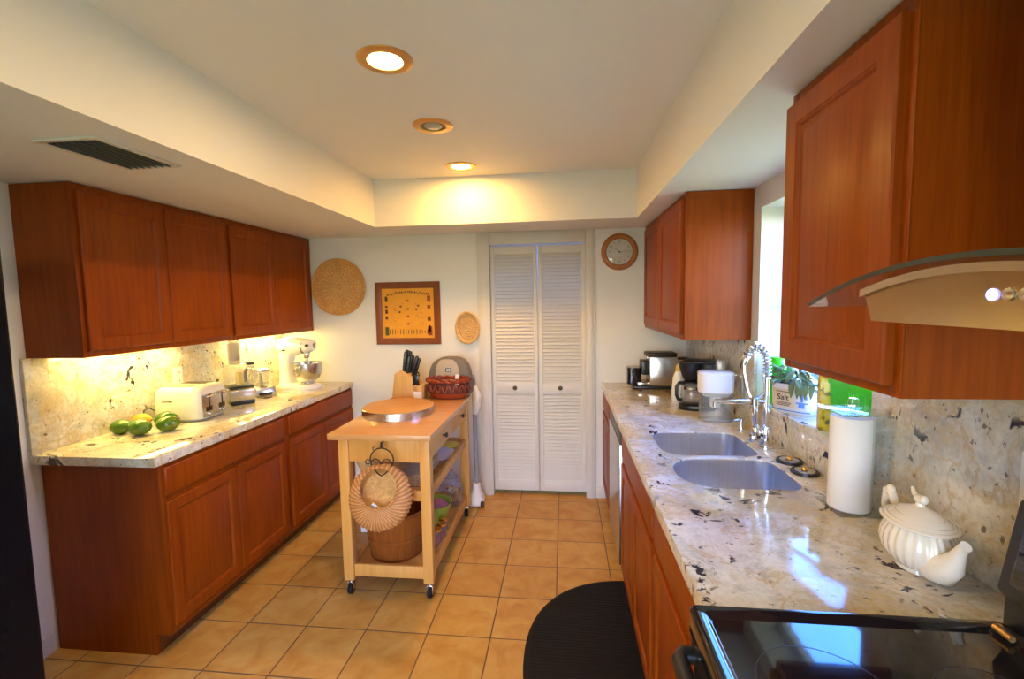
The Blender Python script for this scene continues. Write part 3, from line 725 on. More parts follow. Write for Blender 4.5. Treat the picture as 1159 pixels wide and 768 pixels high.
b = MB(); b.M = Mx; b.lathe([(.098, .017), (.06, .0195), (0, .0205)], 48); place('lens', b, 'glass', t)

def outlet(loc, rz, label):
    t = thing('power_outlet', label, 'outlet', loc, rz)
    place('plate', box(-.036, .036, -.006, 0, -.058, .058, .003), 'white', t)
    for z in (-.026, .026):
        o = place('socket', box(-.017, .017, -.009, -.006, z-.014, z+.014, .002), 'white', t)
        place('slots', MB().box(-.008, -.005, -.0095, -.0088, z-.006, z+.006).box(.005, .008, -.0095, -.0088, z-.006, z+.006), 'dark', o)
outlet((XL+.02, -1.10, 1.155), L90, 'white power outlet on the yellow lit granite behind the toaster')
outlet((XG, -2.665, 1.20), R90, 'white power outlet on the right granite above the range back panel')

# ---------------------------------------------------------------- things on the left worktop
t = thing('toaster', 'cream four-slot toaster with chrome levers on the left worktop', 'toaster', (-1.858, -1.205, ZCT), math.radians(4))
# levers face local +x
def sup(hx, hy, z, n=4.2, k=48):
    P = []
    for i in range(k):
        a = 2*PI*i/k; c_, s_ = math.cos(a), math.sin(a)
        P.append((hx*abs(c_)**(2/n)*(1 if c_ >= 0 else -1), hy*abs(s_)**(2/n)*(1 if s_ >= 0 else -1), z))
    return P
place('base', MB().loft([sup(.132, .118, .004), sup(.136, .122, .010), sup(.136, .122, .018)]), 'grey', t)
by = MB(); by.loft([sup(.139, .126, .016, 7), sup(.143, .130, .024, 7), sup(.141, .129, .12, 7), sup(.138, .126, .160, 6.5), sup(.131, .119, .180, 6), sup(.119, .107, .191, 6), sup(.10, .09, .195, 6)]); place('shell', by, 'toaster', t)
for y in (-.075, -.030, .030, .075): place('slot', box(-.085, .075, y-.012, y+.012, .1935, .1965, .002), 'dark', t)
place('front_plate', box(.140, .1445, -.108, .108, .022, .150, .0015), 'steel', t)
for y in (-.055, .055):
    place('lever_track', box(.1445, .1458, y-.004, y+.004, .075, .145), 'dark', t)
    k = MB(); k.tube([(.145, y-.022, .140), (.168, y-.018, .143), (.170, y, .144), (.168, y+.018, .143), (.145, y+.022, .140)], .007, 8); place('lever', k, 'chrome', t)
    place('button_panel', box(.1445, .147, y-.030, y+.020, .052, .078, .001), 'bronze', t)
    place('dial', MB().cyl((.1445, y-.004, .037), (.158, y-.004, .037), .010, .009, bev=.001), 'chrome', t)
place('badge', MB().box(-.075, -.015, -.1308, -.1295, .115, .127, .0005), 'steel', t)
cd_ = MB(); cd_.tube([(-.13, -.03, .03), (-.17, -.06, .05), (-.175, -.10, .08), (-.17, -.14, .075), (-.172, -.15, .04), (-.165, -.13, .012), (-.15, -.05, .01)], .0028, 6); place('power_cord', cd_, 'black', t)

t = thing('food_processor', 'food processor with clear bowl and steel base just behind the toaster', 'food processor', (-1.840, -.825, ZCT), math.radians(-40))
place('foot', box(-.075, .080, -.070, .070, 0, .03, .008), 'black', t)
bs = MB(); bs.prism([(-.085, .028), (.086, .028), (.094, .10), (.075, .112), (-.085, .112)], 'y', -.076, .076, .008); place('base', bs, 'steel', t)
place('control_strip', box(-.082, .070, -.073, .073, .112, .122, .003), 'black', t)
bo = MB(); bo.lathe([(.078, .122), (.086, .128), (.094, .245), (.096, .250)], 40, cap1=False); bowl_ = place('bowl', bo, 'clear', t)
place('blade_hub', MB().lathe([(.020, .125), (.018, .20), (.012, .21), (0, .212)], 20), 'yellow', bowl_)
hd = MB(); hd.tube([(.090, .03, .15), (.13, .06, .155), (.138, .068, .19), (.13, .06, .235), (.092, .03, .240)], .011, 8); place('bowl_handle', hd, 'clear', bowl_)
li = MB(); li.lathe([(.099, .248), (.099, .258), (.085, .266), (.0, .270)], 40); lid = place('lid', li, 'clear', t)
ft = MB(); ft.lathe([(.044, .262), (.046, .30), (.048, .40)], 28, c=(-.02, -.015, 0), sx=1.1, sy=.8, cap1=False); place('feed_tube', ft, 'smoky', lid)
pu = MB(); pu.lathe([(.034, .285), (.036, .41), (.042, .412), (.040, .43), (0, .432)], 28, c=(-.02, -.015, 0), sx=1.1, sy=.8); place('pusher', pu, 'smoky', lid)
place('lid_latch', MB().box(.02, .095, .03, .075, .258, .278, .006), 'black', lid)

t = thing('food_chopper', 'small steel food chopper with dark handle between food processor and stand mixer', 'food chopper', (-1.900, -.515, ZCT), math.radians(-40))
place('base', MB().prism([(-.07, 0), (.088, 0), (.092, .012), (.080, .062), (-.07, .075)], 'y', -.070, .070, .007), 'steel', t)
place('button_strip', box(.02, .095, -.045, .045, .006, .022, .004), 'black', t)
bw = MB(); bw.lathe([(.052, .072), (.058, .08), (.064, .165), (.065, .17)], 32, cap1=False); bo = place('bowl', bw, 'clear', t)
place('lid', MB().lathe([(.067, .168), (.067, .18), (.05, .192), (.02, .196), (0, .197)], 32), 'dimchrome', t)
h = MB(); h.tube([(-.055, -.045, .185), (-.075, -.07, .188), (-.083, -.08, .16), (-.083, -.08, .05), (-.07, -.065, .03)], .012, 8); place('handle', h, 'black', bo)
place('blade_stem', MB().lathe([(.012, .075), (.010, .15), (0, .152)], 16).box(-.045, .045, -.008, .008, .085, .088), 'steel', bo)

t = thing('stand_mixer', 'white stand mixer with steel bowl at the back end of the left worktop', 'stand mixer', (-1.755, -.265, ZCT), math.radians(-6))
bs = MB(); bs.loft([[(p[0]*1.0, p[1], z) for p in sup(a, b_, 0, 3)] for a, b_, z in ((.165, .098, 0), (.168, .10, .010), (.165, .098, .024), (.15, .085, .034), (.12, .05, .037))]); place('base', bs, 'enamel', t)
pd = MB()
def ovl(cx_, hx, hy, z, k=32, n=2.6): return [(cx_+p[0], p[1], z) for p in sup(hx, hy, z, n, k)]
pd.loft([ovl(-.098, .060, .070, .028), ovl(-.105, .050, .058, .06), ovl(-.108, .044, .050, .12), ovl(-.105, .048, .052, .19), ovl(-.098, .060, .058, .25), ovl(-.09, .066, .06, .275)]); place('pedestal', pd, 'enamel', t)
hdm = MB(); rings = []
for x, ry, rz_, zc in ((-.175, .010, .012, .330), (-.168, .040, .040, .328), (-.145, .060, .060, .325), (-.09, .068, .072, .322), (0, .066, .068, .325), (.07, .060, .058, .328), (.115, .052, .050, .330), (.138, .040, .040, .330), (.146, .02, .02, .33)):
    rings.append([(x, ry*math.cos(2*PI*i/32), zc+rz_*math.sin(2*PI*i/32)) for i in range(32)])
hdm.loft(rings); hd_ = place('motor_head', hdm, 'enamel', t)
place('trim_band', MB().loft([[(x, (ry+.0015)*math.cos(2*PI*i/32), .325+(rz_+.0015)*math.sin(2*PI*i/32)) for i in range(32)] for x, ry, rz_ in ((.060, .0605, .0592), (.075, .0595, .0575))]), 'chrome', hd_)
place('hub_cap', MB().cyl((.143, 0, .33), (.160, 0, .33), .023, .021, bev=.003), 'chrome', hd_)
place('attachment_knob', MB().cyl((.12, -.046, .335), (.12, -.068, .335), .011, bev=.002), 'black', hd_)
place('beater_shaft', MB().cyl((.075, 0, .275), (.075, 0, .235), .028, .024, bev=.003).cyl((.075, 0, .24), (.075, 0, .19), .010), 'steel', t)
bt = MB(); bt.tube([(.075, 0, .20), (.045, 0, .17), (.035, 0, .13), (.05, 0, .085), (.075, 0, .072), (.10, 0, .085), (.115, 0, .13), (.105, 0, .17), (.075, 0, .20)], .006, 8); bt.tube([(.075, 0, .20), (.075, 0, .075)], .005, 8); place('flat_beater', bt, 'grey', t)
bl = MB(); bl.lathe([(.045, .037), (.055, .040), (.050, .048), (.085, .075), (.106, .12), (.112, .165), (.113, .195), (.116, .197), (.116, .193), (.111, .190), (.108, .16), (.10, .115), (.08, .08), (.03, .056), (0, .055)], 48, c=(.075, 0, 0)); bw = place('bowl', bl, 'steel', t)
h = MB(); h.tube([(.075, -.112, .17), (.075, -.148, .168), (.075, -.155, .14), (.075, -.145, .105), (.075, -.104, .11)], .008, 8); place('bowl_handle', h, 'chrome', bw)
place('speed_lever', MB().cyl((-.06, -.068, .30), (-.075, -.085, .30), .006, bev=.001), 'black', hd_)

def mango(loc, rz, sc, label, mat='mango'):
    t = thing('mango', label, 'mango', loc, rz, 'mangoes on the left worktop')
    m = MB(); rings = []; n = 18
    for i in range(n+1):
        q = i/n; x = -.5+q; r = math.sin(PI*q)**.50*(.36-.05*x) if 0 < q < 1 else .001
        bend = .06*(1-4*x*x)*0 + .05*x*x
        rings.append([(x*.116*sc, (r*math.cos(2*PI*j/28)*1.0-bend)*.126*sc, .040*sc+r*math.sin(2*PI*j/28)*.118*sc) for j in range(28)])
    m.loft(rings); o = place('skin', m, mat, t)
    zmin = min(v.co.z for v in o.data.vertices); o.location.z = -zmin
    s = MB(); s.cyl((.054*sc, -.001, .038*sc), (.063*sc, -.002, .039*sc), .0035, .003, seg=8); so = place('stem', s, 'brown', t); so.location.z = -zmin
    return t
mango((-1.955, -1.555, ZCT), .25, .88, 'reddish green mango, leftmost of the five on the left worktop')
mango((-1.832, -1.572, ZCT), .10, .98, 'plain green mango, frontmost of the five, in the middle of the group')
mango((-1.750, -1.490, ZCT), .75, .95, 'glossy green mango, rightmost of the five on the left worktop')
mango((-1.835, -1.410, ZCT), .55, .98, 'bright green mango at the back of the group, nearest the toaster')
mango((-1.975, -1.415, ZCT), .15, .85, 'yellow mango half hidden at the back of the group', 'mangoyellow')

# ---------------------------------------------------------------- wooden trolley
t = thing('kitchen_trolley', 'pine kitchen trolley on castors standing in the middle of the floor', 'trolley', (-.64, -.89, 0))
ox, oy = .64, .89
lx = (-.862+ox, -.420+ox); ly = (-1.3425+oy, -.395+oy); hw = .0275
place('tabletop', box(-.935+ox, -.377+ox, -1.395+oy, -.345+oy, .868, .900, .004), 'pinetop', t)
for x in lx:
    for y in ly:
        place('leg', box(x-hw, x+hw, y-hw, y+hw, .085, .868, .003), 'pine', t)
        cst = place('castor', MB().cyl((x, y, .085), (x, y, .055), .010).lathe([(.022, .082), (.022, .086), (.0, .086)], 16, c=(x, y, 0)).box(x-.016, x-.013, y-.016, y+.012, .022, .068, .001).box(x+.013, x+.016, y-.016, y+.012, .022, .068, .001).box(x-.016, x+.016, y-.012, y+.012, .060, .068, .001), 'chrome', t)
        place('wheel', MB().cyl((x-.012, y-.004, .031), (x+.012, y-.004, .031), .031, seg=24, bev=.005), 'blackmat', cst)
ap = MB(); ap.box(lx[0]+hw, lx[1]-hw, ly[0]-.018, ly[0]+.0, .745, .868, .002); ap.box(lx[0]+hw, lx[1]-hw, ly[1]-.0, ly[1]+.018, .745, .868, .002); ap.box(lx[0]-.02, lx[0], ly[0]+hw, ly[1]-hw, .745, .868, .002)
ap.box(lx[1]-.02, lx[1]+.012, ly[0]+hw, ly[1]-hw, .858, .868); ap.box(lx[1]-.02, lx[1]+.012, ly[0]+hw, ly[1]-hw, .742, .756, .002)
place('apron', ap, 'pine', t)
ym = -.857+oy
for y0, y1 in ((ly[0]+hw+.004, ym-.004), (ym+.004, ly[1]-hw-.004)):
    d = MB(); d.box(lx[1]+.004, lx[1]+.024, y0, y1, .760, .855, .002); d.box(lx[0]+.05, lx[1]+.004, y0+.01, y1-.01, .768, .84); dr = place('drawer', d, 'pine', t)
    k = MB(); yc = (y0+y1)/2; k.M = Matrix.Translation((lx[1]+.024, yc, .815)) @ Matrix.Rotation(PI/2, 4, 'Y'); k.lathe([(.006, 0), (.005, .012), (.013, .018), (.015, .024), (.010, .030), (0, .031)], 18); place('knob', k, 'bronze', dr)
def shelf(z0, z1, front):
    m = MB(); m.box(lx[1]-.012, lx[1]+.014, ly[0]+hw, ly[1]-hw, z0, z1, .003); m.box(lx[0]-.014, lx[0]+.012, ly[0]+hw, ly[1]-hw, z0, z1, .003)
    m.box(lx[0]+hw, lx[1]-hw, ly[0]-.014, ly[0]+.012, z0, z1, .003); m.box(lx[0]+hw, lx[1]-hw, ly[1]-.012, ly[1]+.014, z0, z1, .003); return m
place('shelf_rail', shelf(.535, .590, 1), 'pine', t); place('shelf_rail', shelf(.105, .172, 1), 'pine', t)
def slats(z): 
    m = MB(); n = 9
    for i in range(n):
        y0 = ly[0]+.02+i*(ly[1]-ly[0]-.04)/n; m.box(lx[0]+.013, lx[1]-.013, y0, y0+(ly[1]-ly[0]-.04)/n-.012, z-.014, z, .002)
    return m
ZM, ZB = .562, .150
place('slatted_shelf', slats(ZM), 'pine', t)
place('shelf_board', box(lx[0]+.013, lx[1]-.013, ly[0]+.013, ly[1]-.013, ZB-.014, ZB), 'pine', t)

# on the trolley top
ZT = .900
t = thing('turntable_board', 'round wooden board with a metal rim on the trolley top', 'cutting board', (-.712, -.925, ZT))
place('metal_rim', MB().lathe([(.216, 0), (.220, .002), (.220, .044), (.218, .046), (.214, .046), (.214, .002)], 64, cap0=False, cap1=False), 'steel', t)
place('wood_disc', MB().lathe([(.2145, .002), (.2145, .048), (.208, .052), (0, .052)], 64), 'turn', t)
t = thing('knife_block', 'pale wooden knife block full of black handled knives on the trolley', 'knife block', (-.79, -.455, ZT), math.radians(-8))
# local: leans back towards -x; sloping top faces +x/-y
bk = MB(); bk.prism([(-.125, 0), (.075, 0), (.075, .090), (.040, .150), (-.048, .205), (-.10, .175)], 'y', -.055, .055, .003)
bk.M = Matrix.Identity(4); place('block', bk, 'block', t)
place('front_step', box(.040, .105, -.055, .055, 0, .095, .003), 'block', t)
place('card', box(.045, .1065, -.0575, -.0555, .002, .055), 'white', t)
KB = Matrix.Translation((-.79, -.455, ZT)) @ Matrix.Rotation(math.radians(-8), 4, 'Z')
for i, (u, v_, ln) in enumerate(((-.035, -.038, .115), (-.040, -.013, .12), (-.038, .012, .115), (-.035, .037, .11), (-.012, -.030, .10), (-.010, .0, .105), (-.012, .030, .10), (.022, -.02, .12), (.024, .018, .105))):
    d = Vector((.16, 0, 1)).normalized() if i < 7 else Vector((.30, 0, 1)).normalized(); ln *= 1.28
    lab = 'black handled knife in the rear cluster of the pale wooden knife block' if i < 7 else ('black handled knife standing front left of the cluster in the knife block', 'black handled knife standing front right of the cluster in the knife block')[i-7]
    kt = thing('knife', lab, 'knife', KB @ Vector((u, v_, .197-(u+.048)*.62+.002)), math.radians(-8), 'knives in the knife block')
    k = MB(); k.tube([d*.004, d*.02, d*ln*.5, d*ln*.9, d*ln], .011, 8, rad=[.011, .012, .0125, .0145, .009])
    place('handle', k, 'black', kt)
    for q in (.35, .7):
        kk = MB(); kk.cyl(d*ln*q+Vector((0, -.0115, 0)), d*ln*q+Vector((0, -.0135, 0)), .003, seg=8); place('rivet', kk, 'chrome', kt)
    kk = MB(); kk.cyl((0, 0, 0), d*.006, .009, seg=12); place('bolster', kk, 'steel', kt)
t = thing('shears', 'black handled kitchen shears hanging in the front slot of the knife block', 'scissors', (-.735, -.513, ZT+.095), 0)
s = MB(); s.box(-.028, .028, -.004, .006, .0, .012, .002); s.box(-.020, .024, -.006, .006, .005, .075, .004); place('blade_guard', s, 'black', t)
s = MB()
for dx in (-.012, .014): s.tube([(dx+.010*math.cos(a*PI/8), 0, .078+.018*math.sin(a*PI/8)) for a in range(16)], .005, 6, True)
place('handle', s, 'black', t)
t = thing('wicker_bread_basket', 'oval red-stained woven basket on the trolley in front of the grey appliance', 'basket', (-.515, -.455, ZT))
t.scale = (1.17, 1.05, 1.38)
rb = MB(); rb.lathe([(.085, 0), (.098, .004), (.104, .02), (.108, .028)], 48, sx=1.12, sy=.72, cap1=False); place('foot_band', rb, 'redwicker', t)
wv = MB(); wv.lathe([(.108-.004+.001*i, .026+.006*i) for i in range(9)], 72, mod=lambda a, i: 1+.035*math.sin(a*18+(i//3)*PI), sx=1.12, sy=.72, cap0=False, cap1=False); place('woven_side', wv, 'darkwicker', t)
wv = MB(); wv.tube([((.1135+.0045*math.sin(i*PI/6))*1.12*math.cos(2*PI*i/216), (.1135+.0045*math.sin(i*PI/6))*.72*math.sin(2*PI*i/216), .054+.016*math.cos(i*PI/6+PI/4)) for i in range(216)], .0042, 6, True)
place('woven_strips', wv, 'redwicker', t)
rm = MB()
for k in range(2):
    rm.tube([((.118+.004*math.sin(i*1.4+k*PI))*1.12*math.cos(2*PI*i/72), (.118+.004*math.sin(i*1.4+k*PI))*.72*math.sin(2*PI*i/72), .090+.008*k+.003*math.cos(i*1.4+k*PI)) for i in range(72)], .0065, 6, True)
place('braided_rim', rm, 'redwicker', t)
t = thing('countertop_grill', 'domed taupe countertop appliance with cream front panel behind the red basket', 'appliance', (-.540, -.285, ZT), 0)
t.scale = (1.06, 1, 1.32)
# stands partly over the far edge of the trolley top, against the rear leg line
dm = MB(); prof = []
for i in range(25):
    a = PI*i/24; c_, s_ = math.cos(a), math.sin(a)
    prof.append((-.150*(abs(c_)**.62)*(1 if c_ > 0 else -1), .205*abs(s_)**.62))
dm.prism(prof, 'y', -.055, .06, .006); place('dome', dm, 'domegrey', t)
pn = MB(); pp = [(p[0]*.58-.01, .05+(p[1]-.0)*.72) for p in prof]; pn.prism(pp, 'y', -.060, -.054, .002); place('front_panel', pn, 'domecream', t)
lb = MB().box(-.022, .020, -.063, -.0595, .128, .148, .001); o = place('badge', lb, 'dark', t); place('badge_plate', box(-.017, .015, -.064, -.0628, .132, .144), 'steel', o)
t = thing('salt_cellar', 'tiny cream capped shaker standing inside the red basket', 'shaker', (-.455, -.445, ZT+.062), 0)
place('cap', MB().lathe([(.014, .078), (.014, .098), (.011, .102), (0, .102)], 16), 'white', t); place('glass_body', MB().lathe([(.014, -.027), (.016, -.02), (.016, .07), (.013, .079)], 16), 'cream', t)

# hanging on the trolley front
t = thing('wicker_wall_pocket', 'round honey wicker bowl hanging on the front end of the trolley', 'basket', (-.632, -1.405, .575), 0)
Mx = Matrix.Translation((0, 0, 0)) @ Matrix.Rotation(math.radians(90-20), 4, 'X')
b = MB(); b.M = Mx
# bowl seen mouth-on: local z points to the viewer, local y is up; the mouth sits high in the bowl
def pocket(m, prof, seg, mod=None, cap0=True, cap1=True):
    rings = []
    for i, (r_, z, dy) in enumerate(prof):
        rings.append([(r_*(mod(2*PI*j/seg, i) if mod else 1)*math.cos(2*PI*j/seg), dy+r_*(mod(2*PI*j/seg, i) if mod else 1)*math.sin(2*PI*j/seg), z) for j in range(seg)])
    return m.loft(rings, True, cap0, cap1)
prof = [(.001, 0, 0), (.05, 0, 0), (.10, .003, 0), (.125, .010, 0), (.150, .022, 0), (.164, .038, 0), (.166, .052, .002), (.160, .068, .006), (.146, .081, .018), (.124, .090, .034), (.104, .092, .046)]
pocket(b, prof, 240, lambda a, i: 1+(.017*math.cos(a*46) if 3 <= i <= 9 else 0), cap1=False); place('ribbed_body', b, 'wickerred', t)
b = MB(); b.M = Mx; pocket(b, [(.104, .092, .046), (.098, .080, .045), (.106, .05, .034), (.108, .025, .018), (.07, .012, .01), (.001, .010, .008)], 96, lambda a, i: 1+.014*math.sin(a*24+i*PI), cap0=False); place('woven_lining', b, 'wicker', t)
b = MB(); b.M = Mx
for k in range(2): b.tube([((.103+.004*math.sin(i*1.3+k*PI))*math.cos(2*PI*i/84), .046+(.103+.004*math.sin(i*1.3+k*PI))*math.sin(2*PI*i/84), .092+.003*math.cos(i*1.3+k*PI)) for i in range(84)], .0058, 6, True)
place('braided_mouth', b, 'wickerred', t)
t = thing('wire_hook', 'dark wrought iron heart hook on the trolley front above the wicker bowl', 'hook', (-.632, -1.392, .77), 0)
s = MB()
s.tube([(.062*math.cos(a), -.022, .005+.062*math.sin(a)) for a in [PI*1.05-i*PI*1.1/20 for i in range(21)]], .0038, 7)
s.tube([(-.062, -.022, -.005), (-.048, -.03, -.035), (-.02, -.034, -.062), (0, -.036, -.074), (.02, -.034, -.062), (.048, -.03, -.035), (.062, -.022, -.005)], .0038, 7)
for sg in (-1, 1):
    s.tube([(sg*(.030+.026*math.cos(a)), -.030, -.012+.024*math.sin(a)) for a in [2*PI*i/20 for i in range(20)]], .0033, 6, True)
s.tube([(-.062, -.022, 0), (-.080, -.024, .008), (-.090, -.024, -.004), (-.082, -.024, -.018), (-.066, -.022, -.015)], .0033, 6)
s.tube([(-.045, -.022, .055), (-.048, -.020, .068), (-.038, -.018, .072)], .003, 6)
place('scrollwork', s, 'bronze', t)
s = MB(); s.tube([(0, -.022, .067), (0, -.020, .082), (0, -.010, .092), (0, .008, .092)], .004, 7); s.ell((0, -.022, .078), .009, .009, .008); s.ell((0, -.022, .092), .006, .006, .009); place('finial', s, 'bronze', t)
t = thing('recipe_card', 'white folded card standing inside the wicker bowl on the trolley', 'card', (-.665, -1.478, .515), 0)
m = MB(); m.M = Matrix.Rotation(math.radians(38), 4, 'Y'); m.box(-.034, .034, -.002, .0, -.01, .052); place('card', m, 'white', t)
place('mark', MB().box(-.002, .002, -.0035, -.0022, .012, .045), 'dark', t)

# on the trolley shelves
t = thing('stave_bucket', 'dark stained wooden stave bucket on the trolley bottom shelf', 'bucket', (-.668, -1.150, ZB))
ns = 24
def stave(a, i): return 1-.012*abs(math.sin(a*ns/2))**8
place('staves', MB().lathe([(.142, 0), (.146, .004), (.182, .262), (.178, .266), (.170, .262), (.138, .02), (0, .016)], ns*8, stave), 'bucket', t)
for z, r in ((.115, .160), (.245, .181)):
    place('hoop', MB().lathe([(r-.003, z-.008), (r+.003, z-.008), (r+.005, z+.008), (r-.001, z+.008)], 72, cap0=False, cap1=False), 'bucket', t)
place('base_hoop', MB().lathe([(.140, 0), (.149, 0), (.150, .012), (.143, .012)], 72, cap0=False, cap1=False), 'bucket', t)
def jar(loc, label, first=None):
    if first: return dup(first, loc, random.uniform(0, 3), label)
    t = thing('preserve_jar', label, 'jar', loc, 0, 'gold lidded jars on the trolley')
    place('glass_body', MB().lathe([(.026, 0), (.029, .004), (.029, .072), (.024, .082), (.024, .086)], 24), 'clear', t)
    place('contents', MB().lathe([(.025, .003), (.026, .006), (.026, .055), (0, .056)], 24), 'redjar', t)
    place('lid', MB().lathe([(.027, .084), (.028, .086), (.028, .098), (.025, .101), (0, .101)], 24), 'gold', t); return t
j0 = jar((-.452, -1.085, ZB), 'gold lidded jar of red preserve nearest the front right trolley leg')
jar((-.440, -1.015, ZB), 'middle one of the three gold lidded jars on the trolley shelf', j0)
jar((-.448, -.945, ZB), 'gold lidded jar farthest back, beside the lime bowl', j0)
t = thing('lime_bowl', 'lime green bowl with a pink napkin on the trolley bottom shelf', 'bowl', (-.545, -.80, ZB))
place('bowl', MB().lathe([(.05, 0), (.06, .004), (.09, .06), (.115, .13), (.118, .135), (.112, .133), (.086, .064), (.05, .012), (0, .010)], 40), 'limebowl', t)
nk = MB(); nk.loft([[(p[0]*(1+.06*math.sin(5*i)), p[1]*(1+.05*math.cos(7*i)), z+.004*math.sin(i*.9)) for i, p in enumerate(sup(a_, a_, z, 2.3, 40))] for a_, z in ((.05, .050), (.080, .075), (.092, .100), (.080, .118), (.045, .130), (.01, .128))])
o = tag(place('napkin', nk, 'pink'), 'pink napkin crumpled inside the lime green bowl on the trolley', 'napkin'); o.location = (-.545, -.80, ZB)
t = thing('glass_jar', 'big clear glass jar of dried fruit at the far end of the bottom trolley shelf', 'jar', (-.500, -.535, ZB))
place('glass_body', MB().lathe([(.06, 0), (.075, .006), (.09, .06), (.088, .13), (.06, .18), (.048, .20), (.05, .205)], 36, cap1=False), 'clear', t)
dr = MB(); rnd = random.Random(5)
for i in range(34):
    a = rnd.uniform(0, 2*PI); q = .068*math.sqrt(rnd.random()); dr.ell((q*math.cos(a), q*math.sin(a), .022+rnd.random()*.10), .020, .018, .013, 8, 6)
o = place('dried_fruit', dr, 'potpourri', t); o['kind'] = 'stuff'
place('stopper', MB().lathe([(.046, .198), (.05, .206), (.03, .225), (.012, .235), (.018, .25), (0, .26)], 28), 'clear', t)
pm = MB(); pm.box(-.175, .165, -.20, .17, 0, .011, .004)
pm0 = tag(place('place_mat', pm, 'wickerpale'), 'pale woven place mat in the stack on the middle trolley shelf', 'place mat', 'stacked place mats'); pm0.location = (-.655, -1.03, ZM+.001)
for k in range(1, 5):
    c = pm0.copy(); C.objects.link(c); c.location = (-.655+.004*(-1)**k, -1.03+.003*k, ZM+.001+k*.0125)
t = thing('wicker_handle_basket', 'pale yellow wicker basket rim poking out left of the trolley front leg', 'basket', (-.80, -1.22, ZM), 0)
t.location = (-.77, -1.185, ZM+.072)
place('bowl', MB().lathe([(.06, 0), (.075, .003), (.098, .06), (.104, .092), (.098, .09), (.07, .01), (0, .008)], 96, lambda a, i: 1+.02*math.cos(a*24)), 'wickerpale', t)
rm = MB()
for k in range(2): rm.tube([((.105+.005*math.sin(i*1.5+k*PI))*math.cos(2*PI*i/60), (.105+.005*math.sin(i*1.5+k*PI))*math.sin(2*PI*i/60), .09+.005*math.cos(i*1.5+k*PI)) for i in range(60)], .009, 6, True)
place('rim', rm, 'wickerpale', t)
t = thing('serving_plate', 'silver-white plate on the middle trolley shelf below the front drawer knob', 'plate', (-.545, -.735, ZM))
place('dish', MB().lathe([(.07, 0), (.08, .003), (.125, .018), (.14, .020), (.138, .023), (.08, .008), (0, .006)], 56), 'pot', t)
t = thing('yellow_packet', 'yellow food packet lying on the middle shelf at the far end of the trolley', 'packet', (-.50, -.53, ZM), .2)
place('wrapper', MB().loft([sup(.002, .04, .012), sup(.07, .055, .004, 3), sup(.085, .06, .014, 3), sup(.06, .045, .03, 3), sup(.01, .03, .034, 3)]), 'yellow', t)
t = thing('white_box', 'white cardboard box on the middle trolley shelf beside the left legs', 'box', (-.80, -.62, ZM), 0)
place('carton', box(-.045, .05, -.09, .09, 0, .14, .002), 'white', t)
t = thing('paper_bag', 'white paper bag standing on the floor behind the left front leg of the trolley', 'bag', (-.98, -.86, 0), .1)
bgm = MB(); bgm.loft([[(-.09, -.05, 0), (.09, -.05, 0), (.09, .05, 0), (-.09, .05, 0)], [(-.088, -.048, .2), (.088, -.048, .2), (.088, .048, .2), (-.088, .048, .2)], [(-.085, -.012, .33), (.085, -.012, .33), (.085, .012, .33), (-.085, .012, .33)], [(-.085, -.003, .36), (.085, -.003, .36), (.085, .003, .36), (-.085, .003, .36)]]); place('sack', bgm, 'white', t)
t.location = (-1.02, -.63, 0)
# upright cleaner standing behind the trolley
t = thing('upright_vacuum', 'white and grey upright floor cleaner standing against the back wall behind the trolley', 'vacuum cleaner', (-.385, -.175, 0), 0)
place('foot', MB().loft([[(p[0], p[1], z) for p in sup(a, b_, z, 3)] for a, b_, z in ((.060, .09, .012), (.064, .095, .03), (.055, .075, .06), (.035, .04, .10), (.026, .03, .16))]), 'white', t)
for x in (-.055, .055): place('wheel', MB().cyl((x-.012, -.07, .024), (x+.012, -.07, .024), .024, seg=20, bev=.004), 'black', t)
place('pole', MB().tube([(0, .02, .14), (-.01, .05, .5), (-.02, .085, .86)], .018, 12), 'grey', t)
place('handle', MB().tube([(-.02, .085, .84), (-.02, .09, .94), (-.02, .06, 1.0), (-.02, .03, .98)], .014, 10), 'grey', t)
cl = MB(); cl.tube([(-.012, .06, .70), (.005, .06, .76), (.01, .065, .84), (-.01, .075, .92)], .03, 12, rad=[.022, .034, .038, .022]); place('cloth_cover', cl, 'cream', t)

# ---------------------------------------------------------------- floor mat
t = thing('floor_mat', 'black half-oval rubber mat on the tiles in front of the sink cabinet', 'mat', (.672, -1.72, 0), 0)
P = []
nn_ = 40
for i in range(nn_+1):
    a = PI/2+PI*i/nn_; c_, s_ = math.cos(a), math.sin(a); P.append((-.556*abs(c_)**(2/2.25), .60*abs(s_)**(2/2.25)*(1 if s_ >= 0 else -1)))
m = MB()
def off(d, z): return [(p[0]*(1-d/.55) if i not in (0, nn_) else p[0]-0, p[1]*(1-d/.6), z) for i, p in enumerate(P)]
m.loft([off(0, .0), off(0, .006), off(.01, .012), off(.02, .0125)]); place('mat_base', m, 'blackmat', t)
rb = MB()
for i in range(60):
    y = -.56+1.12*i/59; xw = .53*(max(0, 1-(abs(y)/.585)**2.25))**(1/2.25)
    if xw > .03: rb.box(-xw, -.006, y-.004, y+.004, .0118, .0142)
o = place('ribs', rb, 'blackmat', t)

